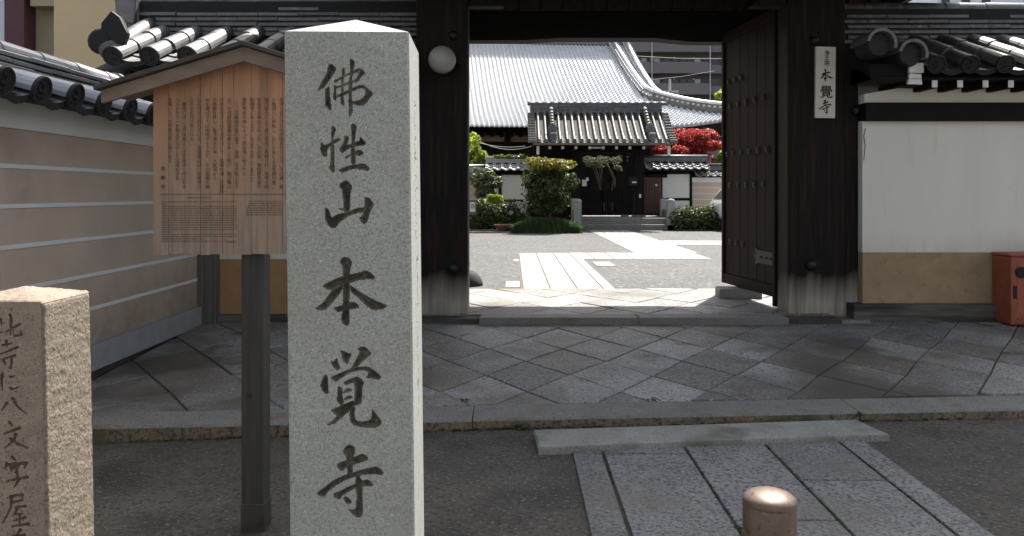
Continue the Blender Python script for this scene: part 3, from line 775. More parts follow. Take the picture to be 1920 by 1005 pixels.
# outlines of the six characters traced on the stone, in photograph pixels
KJ = [
 (580,100,8.375,[
  [(290,180),(335,155),(375,175),(430,240),(425,265),(360,370),(300,460),(240,545),(180,580),(80,630),(140,560),(200,430),(250,350),(280,260)],
  [(300,490),(320,520),(330,680),(358,850),(350,895),(325,910),(290,880),(235,820),(250,760),(245,640),(240,550),(285,540)],
  [(515,212),(560,235),(568,300),(545,380),(540,500),(535,620),(550,740),(552,810),(540,830),(515,822),(490,780),(485,700),(500,600),(495,500),(505,380),(510,300)],
  [(630,85),(650,70),(720,130),(718,170),(695,260),(685,330),(675,450),(670,600),(675,740),(690,820),(685,920),(645,1010),(622,1020),(620,900),(610,780),(615,650),(610,550),(615,450),(635,330),(640,250),(632,170)],
  [(370,430),(500,365),(620,300),(700,262),(775,225),(800,260),(760,312),(690,318),(620,345),(560,368),(500,405),(430,460),(400,462)],
  [(765,225),(830,245),(885,290),(880,325),(830,365),(790,410),(765,445),(735,430),(728,400),(750,350),(765,300)],
  [(380,490),(430,520),(540,475),(620,440),(675,425),(735,402),(770,442),(730,462),(670,472),(610,490),(540,522),(440,560),(400,560)],
  [(380,490),(430,510),(430,600),(430,660),(435,750),(410,755),(375,720),(375,650),(385,580)],
  [(430,660),(520,610),(600,570),(680,535),(760,500),(830,485),(880,510),(1000,610),(1003,650),(940,720),(900,780),(850,820),(790,830),(720,815),(680,800),(580,745),(575,735),(620,742),(700,745),(770,735),(830,700),(870,640),(875,590),(850,555),(790,555),(700,595),(600,640),(540,672),(480,690),(430,700)]]),
 (580,220,8.375,[
  [(335,150),(370,125),(425,180),(425,205),(395,280),(385,380),(395,450),(400,600),(405,700),(408,850),(390,875),(350,870),(315,820),(310,780),(330,700),(330,550),(340,430),(345,300),(345,200)],
  [(195,380),(240,435),(300,410),(360,375),(440,315),(500,335),(510,355),(460,385),(380,425),(320,470),(290,510),(290,590),(280,620),(245,630),(200,600),(170,520),(175,450),(185,400)],
  [(635,130),(680,88),(745,120),(745,190),(725,280),(715,380),(720,450),(725,560),(735,640),(730,735),(650,735),(650,640),(645,540),(650,430),(660,330),(655,200)],
  [(545,275),(610,295),(630,325),(605,410),(590,430),(640,420),(700,405),(740,380),(785,360),(785,285),(890,385),(885,430),(860,445),(740,460),(650,480),(600,510),(520,570),(470,530),(465,490),(510,430),(545,350)],
  [(530,635),(620,580),(680,560),(730,515),(790,500),(830,520),(855,560),(845,590),(800,610),(760,610),(720,590),(660,600),(590,655)],
  [(445,825),(560,770),(700,735),(850,718),(900,745),(945,790),(940,830),(915,855),(840,830),(760,818),(680,818),(600,845),(530,880),(480,860)]]),
 (580,330,8.375,[
  [(470,130),(555,60),(610,75),(680,160),(670,210),(645,300),(645,530),(600,600),(530,560),(525,400),(520,230),(470,180)],
  [(265,490),(310,520),(335,590),(350,650),(430,600),(540,575),(640,545),(740,495),(860,485),(860,575),(740,590),(640,630),(560,670),(480,730),(410,830),(350,825),(290,780),(245,690),(235,580),(245,510)],
  [(855,330),(900,320),(960,355),(1018,440),(1005,480),(960,570),(920,700),(890,755),(850,762),(815,735),(790,680),(740,655),(800,650),(850,570),(855,450)],
  [(380,505),(530,500),(540,560),(500,540),(450,520)]]),
 (580,480,7.18,[
  [(400,75),(430,30),(480,5),(530,15),(580,75),(575,110),(550,200),(550,330),(545,500),(545,700),(545,910),(520,945),(490,945),(440,900),(420,840),(440,760),(445,600),(450,400),(450,250),(440,130)],
  [(165,400),(260,345),(350,300),(460,265),(580,235),(690,215),(740,190),(800,205),(870,260),(885,290),(865,325),(790,320),(680,330),(570,360),(450,390),(370,430),(280,470),(220,440)],
  [(470,350),(300,460),(230,560),(160,640),(60,715),(210,740),(280,670),(350,590),(440,480)],
  [(540,380),(600,420),(700,490),(850,580),(960,625),(1050,665),(1045,685),(980,730),(860,735),(800,710),(700,610),(620,540),(550,480)],
  [(315,690),(430,665),(560,615),(620,620),(670,660),(675,705),(560,722),(440,740),(410,768),(360,745)]]),
 (580,645,5.9125,[
  [(230,170),(270,195),(308,135),(325,210),(350,265),(320,298),(290,290),(255,240),(235,205)],
  [(338,65),(380,72),(440,105),(470,95),(465,145),(448,170),(440,215),(410,230),(370,190),(355,120)],
  [(520,55),(580,25),(630,35),(690,105),(685,125),(600,190),(540,245),(550,262),(480,282),(450,277),(500,200),(550,100),(550,75)],
  [(220,370),(330,320),(450,272),(540,250),(640,245),(720,290),(795,355),(795,385),(770,405),(700,390),(620,380),(655,325),(620,300),(540,300),(430,330),(360,380),(300,422),(270,415)],
  [(175,325),(210,350),(212,450),(222,530),(205,560),(180,555),(145,520),(120,455),(140,390)],
  [(370,425),(450,385),(520,355),(560,370),(615,430),(590,480),(585,640),(575,665),(500,692),(495,640),(500,560),(500,430),(450,445),(400,465)],
  [(315,455),(360,475),(375,520),(370,570),(385,640),(370,690),(340,680),(295,630),(310,560)],
  [(365,530),(430,480),(480,505),(475,525),(440,535),(375,555)],
  [(370,610),(440,560),(490,590),(480,605),(390,630)],
  [(225,730),(330,690),(400,655),(500,620),(520,670),(480,710),(420,770),(330,850),(270,895),(175,900),(240,860),(290,810),(300,780),(280,785)],
  [(495,680),(510,700),(505,800),(520,850),(600,860),(670,845),(690,780),(688,705),(750,790),(800,850),(803,890),(780,920),(700,940),(590,930),(500,910),(455,870),(440,800),(445,730)]]),
 (580,830,6.7,[
  [(420,95),(470,25),(520,20),(580,65),(578,110),(555,200),(552,370),(540,440),(470,440),(470,330),(465,200),(425,130)],
  [(330,265),(440,225),(560,180),(660,135),(700,150),(745,195),(735,225),(680,245),(580,275),(470,320),(420,360),(370,345)],
  [(85,630),(180,560),(280,480),(420,410),(560,365),(700,325),(840,298),(890,330),(935,380),(920,420),(820,405),(680,410),(560,440),(440,480),(340,540),(250,605),(185,685),(120,665)],
  [(305,630),(380,605),(480,550),(580,515),(680,475),(730,460),(780,490),(803,530),(790,560),(700,550),(600,570),(500,620),(420,670),(385,720),(300,685)],
  [(420,680),(470,670),(510,705),(538,740),(520,775),(470,770),(430,730)],
  [(580,420),(630,395),(640,440),(675,490),(668,620),(675,760),(678,880),(665,930),(610,955),(570,930),(520,880),(465,820),(540,840),(580,830),(585,700),(580,560)]]),
]
PY = 1.9                      # distance of the tall stone's front face
sc_ = PY/F
def px2uv(x, y):              # photo pixel -> metres on the stone's front, u from its left edge, v up from the ground
    return ((x - 11.0*(y-57)/950.0 - 533.5)*sc_, EYE + (HZ-y)*sc_)
chars = []
for ox, oy, s_, polys in KJ:
    cc = []
    for p in polys:
        q = smooth_poly([(ox+a/s_, oy+b_/s_) for a, b_ in p])
        cc.append(np.array([px2uv(a,b_) for a, b_ in q]))
    chars.append((cc, []))
PW = 232.5*sc_; PD = .29; PH = EYE+(HZ-57)*sc_; APX = EYE+(HZ-38)*(PY+.15)/F
pillar = thing('stone_pillar', 'tall pale granite pillar with six carved characters, beside the notice board', 'stone pillar', (Xp(665,PY),PY,0))
xl = Xp(533.5,PY)
lean = -11.0/950.0
rotz = R(2.0)
def PT(u, d, z):              # pillar space -> world : u across the front, d into the stone
    u = u - PW/2
    x = u*math.cos(rotz) - d*math.sin(rotz); y = u*math.sin(rotz) + d*math.cos(rotz)
    return (xl + PW/2 + x - lean*(PH - z), PY + y, z)
c_ = .005
b = MB()
ring = lambda z: [PT(c_,0,z),PT(PW-c_,0,z),PT(PW,c_,z),PT(PW,PD-c_,z),PT(PW-c_,PD,z),PT(c_,PD,z),PT(0,PD-c_,z),PT(0,c_,z)]
zA, zB = .745, 1.925
vs = ring(-.1)+ring(PH-.003)+[PT(c_+.004,.006,PH),PT(PW-c_-.004,.006,PH),PT(PW-.006,c_+.004,PH),PT(PW-.006,PD-c_,PH),PT(PW-c_,PD-.006,PH),PT(c_,PD-.006,PH),PT(.006,PD-c_,PH),PT(.006,c_+.004,PH),PT(PW/2,PD/2,APX)]
fs = [(i,(i+1)%8,8+(i+1)%8,8+i) for i in range(1,8) if i != 2]+[(8+i,8+(i+1)%8,16+(i+1)%8,16+i) for i in range(8)]+[(16+i,16+(i+1)%8,24) for i in range(8)]
b.add(vs, fs)
zr0, zr1 = 1.02, 1.86
ur0, ur1 = .105, .205
for (za, zb) in ((-.1,zA),(zB,PH-.003)):
    b.add([PT(c_,0,za),PT(PW-c_,0,za),PT(PW-c_,0,zb),PT(c_,0,zb)],[(0,1,2,3)])
for (da,db,za,zb) in ((c_,PD-c_,-.1,zr0),(c_,PD-c_,zr1,PH-.003),(c_,ur0,zr0,zr1),(ur1,PD-c_,zr0,zr1)):
    b.add([PT(PW,da,za),PT(PW,db,za),PT(PW,db,zb),PT(PW,da,zb)],[(0,1,2,3)])
b.build('shaft', M_granite, pillar)
def Tf(U,V,D):
    u = U-PW/2; x = u*math.cos(rotz)-D*math.sin(rotz); y = u*math.sin(rotz)+D*math.cos(rotz)
    return np.stack([xl+PW/2+x-lean*(PH-V), PY+y, V],-1)
carved_panel(pillar, chars, c_, PW-c_, zA, zB, .0019, Tf, .017, .0095, M_granite, M_carve, wob=.0008)
def Tr(U,V,D):
    u = PW/2-D; x = u*math.cos(rotz)-U*math.sin(rotz); y = u*math.sin(rotz)+U*math.cos(rotz)
    return np.stack([xl+PW/2+x-lean*(PH-V), PY+y, V],-1)
side = []
r5 = random.Random(11)
z = zr1-.03
while z > zr0+.05:            # the small inscription cut down the sunlit side, unreadable at this angle
    cp = []
    for k in range(5):
        a = r5.uniform(.118,.175); zz = z - r5.uniform(0,.042)
        if r5.random() < .6: cp.append((a,zz,.0035,a+r5.uniform(.012,.03),zz+r5.uniform(0,.008),.0025))
        else: cp.append((a,zz,.0035,a+r5.uniform(-.008,.01),zz-r5.uniform(.012,.026),.002))
    side.append(([],cp)); z -= .062
carved_panel(pillar, side, ur0, ur1, zr0, zr1, .0025, Tr, .007, .004, M_granite, M_carve, names='side_inscription', face_name='side_face')

# ---- small tan pillar at the left edge
SY = 2.05; s2 = SY/F
tp = thing('stone_pillar', 'short tan granite guide post with a chiselled side, cut by the left photo edge', 'stone pillar', (Xp(0,SY),SY,0))
xr = Xp(79,SY); TW = .225; TD = .225
rz2 = R(-1.0)
SH = EYE+(HZ-566)*s2
def QT(u, d, z):              # u from the right front corner to the left
    t = (SH-z)*.020
    x = -u*math.cos(rz2)-d*math.sin(rz2); y = -u*math.sin(rz2)+d*math.cos(rz2)
    return (xr+x+t, SY+y, z)
b = MB()
b.add([QT(0.004,0,-.1),QT(0.004,0,.30),QT(TW,0,.30),QT(TW,0,-.1)],[(0,1,2,3)])
b.add([QT(TW,0,-.1),QT(TW,TD,-.1),QT(TW,TD,SH),QT(TW,0,SH)],[(0,1,2,3)])
b.add([QT(TW,TD,-.1),QT(0,TD,-.1),QT(0,TD,SH),QT(TW,TD,SH)],[(0,1,2,3)])
b.build('shaft', M_granite_tan, tp)
def px2q(x, y):
    z = EYE+(HZ-y)*s2
    return (-(Xp(x,SY)-xr-(SH-z)*.020), z)
def strokes(sc, ox, oy, lst, r0=.0042):
    cp = []
    for ln in lst:
        pts = [px2q(ox+a/sc, oy+b_/sc) for a, b_ in ln]
        n = len(pts)-1
        for i in range(n):
            f0 = 1-.45*i/n; f1 = 1-.45*(i+1)/n
            cp.append((pts[i][0],pts[i][1],r0*f0,pts[i+1][0],pts[i+1][1],r0*f1))
    return ([],cp)
tch = [
 strokes(4.19,0,520,[[(75,295),(92,345)],[(150,370),(40,430)],[(85,330),(80,450)],[(110,462),(168,452),(160,425)],[(0,330),(8,375)],[(-30,420),(10,440)]]),
 strokes(4.19,0,520,[[(45,500),(52,545)],[(15,535),(92,520)],[(135,550),(0,605)],[(115,615),(0,650)],[(88,645),(82,720),(62,712)],[(25,655),(40,690)]]),
 strokes(4.19,0,520,[[(12,760),(8,830),(14,890)],[(75,785),(112,775)],[(75,872),(100,880),(148,862)]]),
 strokes(3.865,0,745,[[(48,40),(5,100)],[(88,10),(125,70),(190,122)]]),
 strokes(3.865,0,745,[[(65,185),(88,208)],[(135,225),(25,268)],[(112,270),(98,312),(35,368)],[(72,302),(130,342),(202,368)]],.0048),
 strokes(3.865,0,745,[[(85,435),(112,462)],[(45,480),(35,522)],[(55,490),(195,476),(172,515)],[(82,515),(132,500),(108,548)],[(195,580),(50,608)],[(118,545),(132,605),(100,652)],[(70,500),(80,540)]],.0048),
 strokes(3.865,0,745,[[(70,722),(162,705),(155,755)],[(85,765),(160,745)],[(78,720),(75,800),(15,918)],[(182,790),(100,802)],[(130,795),(100,852),(165,842)],[(180,872),(95,898)],[(140,850),(140,922)],[(205,920),(80,938)]],.0046),
 strokes(3.865,0,745,[[(145,962),(118,1002)],[(90,1010),(90,1120)],[(90,1012),(175,1000),(170,1120)],[(92,1050),(165,1042)],[(92,1085),(165,1078)]],.0046),
]
def Tq(U,V,D):
    t = (SH-V)*.020
    x = -U*math.cos(rz2)-D*math.sin(rz2); y = -U*math.sin(rz2)+D*math.cos(rz2)
    return np.stack([xr+x+t, SY+y, V],-1)
carved_panel(tp, tch, .004, TW, .30, SH, .0022, Tq, .007, .0045, M_granite_tan, M_carve_tan, wob=.0005)
# chiselled right side and rough top: real relief on a fine grid
def vnoise(u, v, seed):
    rs = np.random.RandomState(seed); T_ = rs.rand(256,256)
    iu = np.floor(u).astype(int); iv = np.floor(v).astype(int); fu = u-iu; fv = v-iv
    fu = fu*fu*(3-2*fu); fv = fv*fv*(3-2*fv)
    g_ = lambda a, b_: T_[a%256, b_%256]
    return (g_(iu,iv)*(1-fu)+g_(iu+1,iv)*fu)*(1-fv)+(g_(iu,iv+1)*(1-fu)+g_(iu+1,iv+1)*fu)*fv
nu, nv = 70, 470
d_ = np.linspace(0,TD,nu); v_ = np.linspace(-.1,SH,nv); DD, VV = np.meshgrid(d_,v_)
rel = vnoise(DD*150+VV*40,VV*150,1)*.0012+vnoise(DD*330,VV*290,2)*.0011+vnoise(DD*25,VV*60,5)*.002
edge = np.minimum(1, np.minimum(DD, TD-DD)/.008)*np.minimum(1,(SH-VV)/.01)
rel = rel*edge - .004*(1-edge)
uu = -rel
t = (SH-VV)*.020
X_ = xr - uu*math.cos(rz2) - DD*math.sin(rz2) + t; Y_ = SY - uu*math.sin(rz2) + DD*math.cos(rz2)
b = MB(); b.grid(np.stack([X_,Y_,VV],-1).tolist()); b.build('chiselled_side', M_granite_rough, tp, smooth=True)
n_ = 40
rows = []
for i in range(n_+1):
    row = []
    for j in range(n_+1):
        u = TW*i/n_; d = TD*j/n_
        k = 1-max(abs(u/TW-.5),abs(d/TD-.5))*2
        p = QT(u, d, SH+.024*min(1,k*1.1)**1.0 + (.003*float(vnoise(np.array(u*160),np.array(d*160),4)) if 0<k else 0) - (.004 if k == 0 else 0)); row.append(p)
    rows.append(row)
b = MB(); b.grid(rows); b.build('pyramid_top', M_granite_tan, tp, smooth=True)

# ================================================================== BOLLARD
BX, BY = Xp(1443,2.3), 2.3
bo = thing('bollard', 'round bronze coloured metal bollard with domed top standing on the stone path', 'bollard', (BX,BY,.03))
b = MB(); b.lathe([(.075,.02),(.075,.705),(.073,.712)],(BX,BY,0),48); b.build('tube', M_bollard, bo, True)
b = MB(); b.lathe([(.0745,.708),(.0752,.716),(.073,.725),(.064,.733),(.045,.741),(.02,.745),(.002,.746)],(BX,BY,0),48); b.build('domed_cap', M_bollard, bo, True)

# ================================================================== NOTICE BOARD
NY = 3.66; nx = lambda p: Xp(p,NY); nz = lambda p: Zp(p,NY)
nb = thing('notice_board', 'roofed orange brown wooden notice board of Japanese text on one dark post', 'notice board', (nx(478),NY,0))
joints = [287,316,347,376,394,417,438,471,502,530,560,590,624]
xc = nx(457)
def barge_z(x, base): return base - abs(x-xc)*.305
for a, c in zip(joints, joints[1:]):
    xa, xb = nx(a)+.0007, nx(c)-.0007
    zb = nz(477)+rnd.uniform(-.003,.003)
    b = MB(); y0 = NY+rnd.uniform(-.0015,.0015)
    top = [(xb, barge_z(xb,nz(112))),(xa, barge_z(xa,nz(112)))]
    if xa < xc < xb: top.insert(1,(xc,nz(112)))
    b.prism([(xa,zb),(xb,zb)]+top,'y',y0,y0+.03); b.build('plank', M_board, nb)
half = .635
xr_ = Xp(457,NY-.1)
zt = nz(92)
for s_ in (-1,1):
    xe = xr_+s_*half
    b = MB()
    b.prism([(xr_,zt-.006),(xe,zt-.006-half*.305),(xe,zt-.066-half*.305),(xr_,zt-.072)],'y',NY-.10,NY-.075); b.build('barge_board', M_boardroof, nb, bevel=.002)
    b = MB()
    xe2 = xr_+s_*(half+.02)
    b.prism([(xr_,zt+.016),(xe2,zt+.016-(half+.02)*.305),(xe2,zt-.004-(half+.02)*.305),(xr_,zt-.004)],'y',NY-.13,NY+.18); b.build('roof_board', M_boardtop, nb, bevel=.002)
    b = MB()
    b.prism([(xr_,zt-.008),(xr_+s_*(half-.01),zt-.008-(half-.01)*.305),(xr_+s_*(half-.01),zt-.03-(half-.01)*.305),(xr_,zt-.03)],'y',NY-.073,NY+.15); b.build('soffit_board', M_boardroof, nb)
b = MB(); b.box(Xp(452,NY+.032),Xp(494,NY+.032),NY+.032,NY+.14,.155,zt-.05); b.build('post', M_bpost, nb, bevel=.006)
b = MB(); b.box(Xp(451,NY+.03),Xp(495,NY+.03),NY+.028,NY+.144,zst(-1,3.7)-.1,.165); b.build('post_sleeve', M_sleeve, nb, bevel=.004)
b = MB(); b.box(nx(462),nx(466),NY+.026,NY+.03,.66,.67); b.build('bolt', M_iron, nb)
b = MB(); b.box(nx(300),nx(612),NY-.0035,NY-.003,nz(364.6),nz(363.6)); b.build('ruled_line', M_fadeink, nb)

def text_obj(s, size, m, name, parent, loc, bold=0, align='CENTER', spacing=1.0, depth=0.0, rot=(R(90),0,0)):
    cu = bpy.data.curves.new('lettering', 'FONT'); cu.body = s; cu.size = size; cu.align_x = align; cu.space_line = spacing
    cu.offset = bold; cu.extrude = depth; cu.resolution_u = 2; cu.fill_mode = 'FRONT' if not depth else 'BOTH'
    to = bpy.data.objects.new('lettering_source', cu); COL.objects.link(to)
    dg = bpy.context.evaluated_depsgraph_get(); ev = to.evaluated_get(dg)
    me = bpy.data.meshes.new_from_object(ev); me.materials.clear(); me.materials.append(m)
    bpy.data.objects.remove(to); bpy.data.curves.remove(cu)
    o = bpy.data.objects.new(name, me); COL.objects.link(o); o.parent = parent
    off = LOC[parent.name]; o.location = (loc[0]-off[0],loc[1]-off[1],loc[2]-off[2]); o.rotation_euler = rot
    LOC[o.name] = off
    return o
columns = [
 (528,'覚寺と名付けたのが始まりという。その後、高'),(514,'小路堀川に移転し、応仁の乱による荒廃の後、'),
 (500,'細川政元により高辻烏丸に再興され、末寺十四'),(486,'を有する本山となった。その後、後柏原天皇の'),
 (473,'勅願寺となったが、天正十九年︵一五九一︶、'),(458.5,'豊臣秀吉の命によって現在地に移された。'),
 (444,'　ここは嵯峨天皇の皇子、源融︵左大臣となり'),(430,'る︶の河原院塩竈の第のあった所で、融は鴨川'),
 (416,'の水を引き入れて池をつくり、塩竈の浦︵宮城県'),(403,'の景観を移し、毎月潮水の海・大坂湾から、'),
 (389,'水を運ばせては塩焼きをさせて、その風情を楽'),(374,'しんだといわれている。当塩竈山は、本覚寺に'),
 (360,'にその名残が見られる。'),(346,'　墓地には、江戸中期に八文字屋本と呼ばれる'),
 (333,'ベストセラーを相次ぎ刊行した出版社の名'),(319,'を築いた八文字屋自笑の墓がある。')]
cp_ = 8.15
for px_, s_ in columns:
    text_obj('\n'.join(s_), 8.6*NY/F, M_ink, 'text_column', nb, (nx(px_), NY-.003, nz(190.5)), .0, spacing=cp_/8.6)
text_obj('京\n\n都\n\n市', 8.6*NY/F, M_ink, 'text_column', nb, (nx(306), NY-.003, nz(319)), .0003, spacing=cp_/8.6*1.05)
r9 = random.Random(5)
b = MB()                       # the small block below the rule: rows of words too small to read
def words(x0, x1, y, hgt):
    x = x0
    while x < x1:
        w_ = r9.uniform(2.0,7.5)
        e = min(x+w_, x1)
        xx = x
        while xx < e:
            l_ = r9.uniform(.5,.9); hh = hgt*r9.choice([.6,.6,.7,1.0])
            b.add([(nx(xx),NY-.003,nz(y+hgt/2)),(nx(min(xx+l_,e)),NY-.003,nz(y+hgt/2)),(nx(min(xx+l_,e)),NY-.003,nz(y+hgt/2-hh)),(nx(xx),NY-.003,nz(y+hgt/2-hh))],[(0,1,2,3)])
            xx += l_+.35
        x = e+1.2
words(350,394,370.5,2.6)
for k in range(18):
    y = 378+4.35*k
    if k in (1,): words(304,313,y,2.2); continue
    words(304,444 if k not in (13,16) else (322 if k==13 else 380),y,2.2)
words(425,443,454,2.0)
for k in range(7): words(462 if k > 2 else 466, 530, 377+4.3*k, 2.2)
b.build('small_print', M_fadeink, nb)

# ================================================================== NAMEPLATE, GLOBE LAMP, RED BOX
SGY = 8.46
sx = lambda p: Xp(p,SGY); sz_ = lambda p: Zp(p,SGY)
sg = thing('nameplate', 'cream wooden nameplate with black brush characters on the right gate post', 'sign', (sx(1548),SGY,1.6))
b = MB(); b.prism([(sx(1530),sz_(87)),(sx(1567.5),sz_(88)),(sx(1566),sz_(221.5)),(sx(1528.5),sz_(221))],'y',SGY,SGY+.04); b.build('board', M_sign, sg, bevel=.004)
def brush(ki, cx, cy, h_):
    ox, oy, s_, polys = KJ[ki]
    P_ = [[(ox+a/s_, oy+b_/s_) for a,b_ in p] for p in polys]
    al = [q for p in P_ for q in p]
    x0 = min(q[0] for q in al); x1 = max(q[0] for q in al); y0 = min(q[1] for q in al); y1 = max(q[1] for q in al)
    k = h_/(y1-y0)
    b = MB()
    for i, p in enumerate(P_):
        pts = [(cx+(q[0]-(x0+x1)/2)*k, cy+(q[1]-(y0+y1)/2)*k) for q in smooth_poly(p)]
        n = len(pts)
        from mathutils.geometry import tessellate_polygon
        tri = tessellate_polygon([[Vector((q[0],q[1],0)) for q in pts]])
        b.add([(sx(q[0]),SGY-.002-.0003*i,sz_(q[1])) for q in pts], [tuple(t) for t in tri])
    return b.build('character', M_ink2, sg)
brush(3,1549,141,23.5); brush(5,1547,200,27)
k8 = 8.46/F
text_obj('覺', 25*k8, M_ink2, 'character', sg, (sx(1549),SGY-.003,sz_(181.5)), .002)
for s_, y in (('浄',103.5),('土',112.5),('宗',122.5)):
    text_obj(s_, 10.5*k8, M_ink2, 'character', sg, (sx(1550.5),SGY-.003,sz_(y)), .001)

GY = 8.3; GX, GZ = Xp(829,GY), Zp(112,GY)
gl = thing('globe_lamp', 'white opal globe lamp, unlit, fixed to the left gate post', 'lamp', (GX,8.5,GZ))
b = MB(); b.lathe([(.143*math.sin(math.pi*k/20)+.0005, -.143*math.cos(math.pi*k/20)) for k in range(21)],(GX,GY,GZ),32); b.build('globe', M_globe, gl, True)
b = MB(); b.lathe([(.06,8.34),(.085,8.42),(.085,8.5)],(GX,0,GZ),20,'y'); b.tube([(GX+.15,8.44,GZ+.01),(GX+.18,8.44,GZ-.02)],.012,6); b.build('socket', M_iron, gl, True)

rb = thing('red_box', 'orange red box with a round black hole standing against the right wall', 'box', (5.4,8.25,.24))
b = MB(); b.box(5.04,5.62,8.08,8.40,.262,.955); b.build('cabinet', M_red, rb, bevel=.018)
b = MB(); b.box(5.03,5.63,8.07,8.40,.957,.985); b.build('lid', M_red, rb, bevel=.008)
b = MB(); b.lathe([(.05,8.06),(.058,8.07),(.058,8.09)],(Xp(1914,8.08),0,Zp(511,8.08)),24,'y'); b.build('round_hole', M_dark, rb)
b = MB(); b.box(Xp(1900,8.08),Xp(1906,8.08),8.072,8.09,Zp(560,8.08),Zp(536,8.08)); b.build('slot', M_dark, rb, bevel=.004)
b = MB(); b.box(Xp(1907,8.08),Xp(1924,8.08),8.0745,8.09,Zp(594,8.08),Zp(582,8.08)); b.build('label', M_redpale, rb)
b = MB(); b.box(5.10,5.56,8.073,8.09,.32,.90); b.build('door_panel', M_red, rb, bevel=.01)
# ================================================================== COURTYARD: INNER GATE
IY = 28.3
ix = lambda p, Y=IY: Xp(p, Y)
iz = lambda p, Y=IY: Zp(p, Y)
ig = thing('inner_gate', 'small tile-roofed inner gate with lattice doors at the end of the stone path', 'gate', (ix(1126),29.5,.3))
for (y0, z0, z1, xa, xb) in ((28.0,.29,.50,1084,1268),(28.25,.49,.72,1086,1262)):
    xs_ = [ix(xa,28), ix((xa*2+xb)/3,28), ix((xa+2*xb)/3,28), ix(xb,28)]
    for a, c in zip(xs_, xs_[1:]):
        b = MB(); b.stone([(a+.004,y0),(c-.004,y0),(c-.004,31.5),(a+.004,31.5)], z0-.1, z1, .02, .02); b.build('stone_step', M_kerb, ig)
s0, s1 = .72, 3.35
for p, w, Y in ((1079,.34,29.5),(1199,.36,29.5),(1172,.16,29.7),(1086,.14,29.7)):
    x_ = ix(p,Y); b = MB(); b.box(x_-w/2,x_+w/2,Y,Y+w,s0,s1); b.build('gate_post', M_hallwood, ig, bevel=.02)
    b = MB(); b.box(x_-w/2-.05,x_+w/2+.05,Y-.05,Y+w+.05,s0-.01,s0+.07); b.build('base_stone', M_kerb, ig, bevel=.02)
b = MB(); b.box(ix(1000,29.5),ix(1209,29.5),29.45,29.75,iz(287,29.5),iz(266,29.5)); b.build('lintel', M_hallwood, ig)
b = MB(); b.box(ix(990,29.9),ix(1077,29.9),29.85,30.0,.72,3.3); b.build('board_wall', M_hallwood, ig)
b = MB(); b.box(ix(1204,29.9),ix(1240,29.9),29.86,30.0,iz(400,29.9),iz(333,29.9)); bd = b.build('side_door', M_browndoor, ig)
b = MB(); b.lathe([(.03,29.82),(.045,29.84),(.045,29.86)],(ix(1231,29.8),0,iz(347,29.8)),10,'y'); b.build('door_knob', M_wpaint, bd)
for k in range(6):
    x_ = ix(1206+5.4*k,29.85); b = MB(); b.box(x_,x_+.012,29.852,29.86,iz(398,29.9),iz(335,29.9)); b.build('batten', M_hallwood, bd)
b = MB(); b.box(ix(1204,30),ix(1250,30),29.9,30.05,iz(333,30),iz(322,30)); b.build('side_lintel', M_hallwood, ig)
# lattice doors: folded back pickets that catch the light behind
for a, c in ((1087,1129),(1130,1172)):
    root = bpy.data.objects.new('lattice_door', None); COL.objects.link(root); root.parent = ig; LOC[root.name] = LOC[ig.name]
    n_ = 8
    for k in range(n_+1):
        x_ = ix(a+(c-a)*k/n_, 29.75); b = MB(); b.box(x_-.028,x_+.028,29.75,29.79,.80,iz(346,29.75)-.25*(k%2)); b.build('picket', M_hallwood, root)
    for z in (.84,1.25,1.62): b = MB(); b.box(ix(a,29.75),ix(c,29.75),29.79,29.83,z,z+.09); b.build('rail', M_hallwood, root)
    b = MB(); b.box(ix(a,29.75),ix(c,29.75),29.80,29.82,1.28,1.62); b.build('board', M_hallwood, root)
b = MB(); b.box(ix(1091,29.7),ix(1099.5,29.7),29.60,29.66,iz(349,29.7),iz(337,29.7)); b.build('paper_notice', M_sign, ig)
b = MB(); b.box(ix(1179,29.4),ix(1194,29.4),29.2,29.4,iz(348,29.4),iz(333,29.4)); mbx = b.build('letter_box', M_dark, ig, bevel=.02)
b = MB(); b.box(ix(1185,29.2),ix(1193,29.2),29.18,29.2,iz(343,29.2),iz(340.5,29.2)); b.build('slot_plate', M_wpaint, mbx)
b = MB(); b.box(ix(1199,29.4),ix(1202.5,29.4),29.46,29.49,iz(371,29.4),iz(364,29.4)); b.build('intercom', M_wpaint, ig)
b = MB(); b.tube([(ix(1101,29.6),29.6,iz(333,29.6)),(ix(1101,29.6),29.6,iz(339,29.6))],.05,8); b.build('lantern', M_wpaint, ig)
# roof
def iprof(s): return 3.42 + 1.30*(.78*s+.22*s*s)
EAV, RID = 28.3, 30.2
x0, x1 = ix(1005), ix(1257)
for side in (0,1):
    yy = lambda s: EAV+(RID-EAV)*s if side == 0 else 2*RID-EAV-(RID-EAV)*s
    n = 18
    cx = [ix(1011+13.33*k) for k in range(n+1)]
    # pan tiles: one stepped sheet per column
    for k in range(n):
        b = MB(); st = 20
        xsn = [cx[k]+(cx[k+1]-cx[k])*t for t in (0,.25,.5,.75,1)]
        sag = [0,-.045,-.06,-.045,0]
        rows = []
        for i in range(st):
            for s_, dz in ((i/st,.028),((i+1)/st,.0)):
                rows.append([(x_, yy(s_), iprof(s_)+sg_+dz) for x_, sg_ in zip(xsn,sag)])
        b.grid(rows)
        b.grid([[(p[0],p[1],p[2]-.05) for p in rows[0]], rows[0]])
        b.build('pan_tile_row', M_tile_old, ig)
    if side == 0:
        for k in range(n+1):
            b = MB(); b.tube([(cx[k], yy(i/8)-.0, iprof(i/8)+.03) for i in range(9)], .046, 8, False); o = b.build('cover_tile_row', M_tile_old, ig, True)
            b = MB(); b.lathe([(.05,-.02),(.066,-.03),(.07,-.02),(.07,.04)],(cx[k],EAV,3.46),12,'y'); b.build('tile_end', M_tile, o)
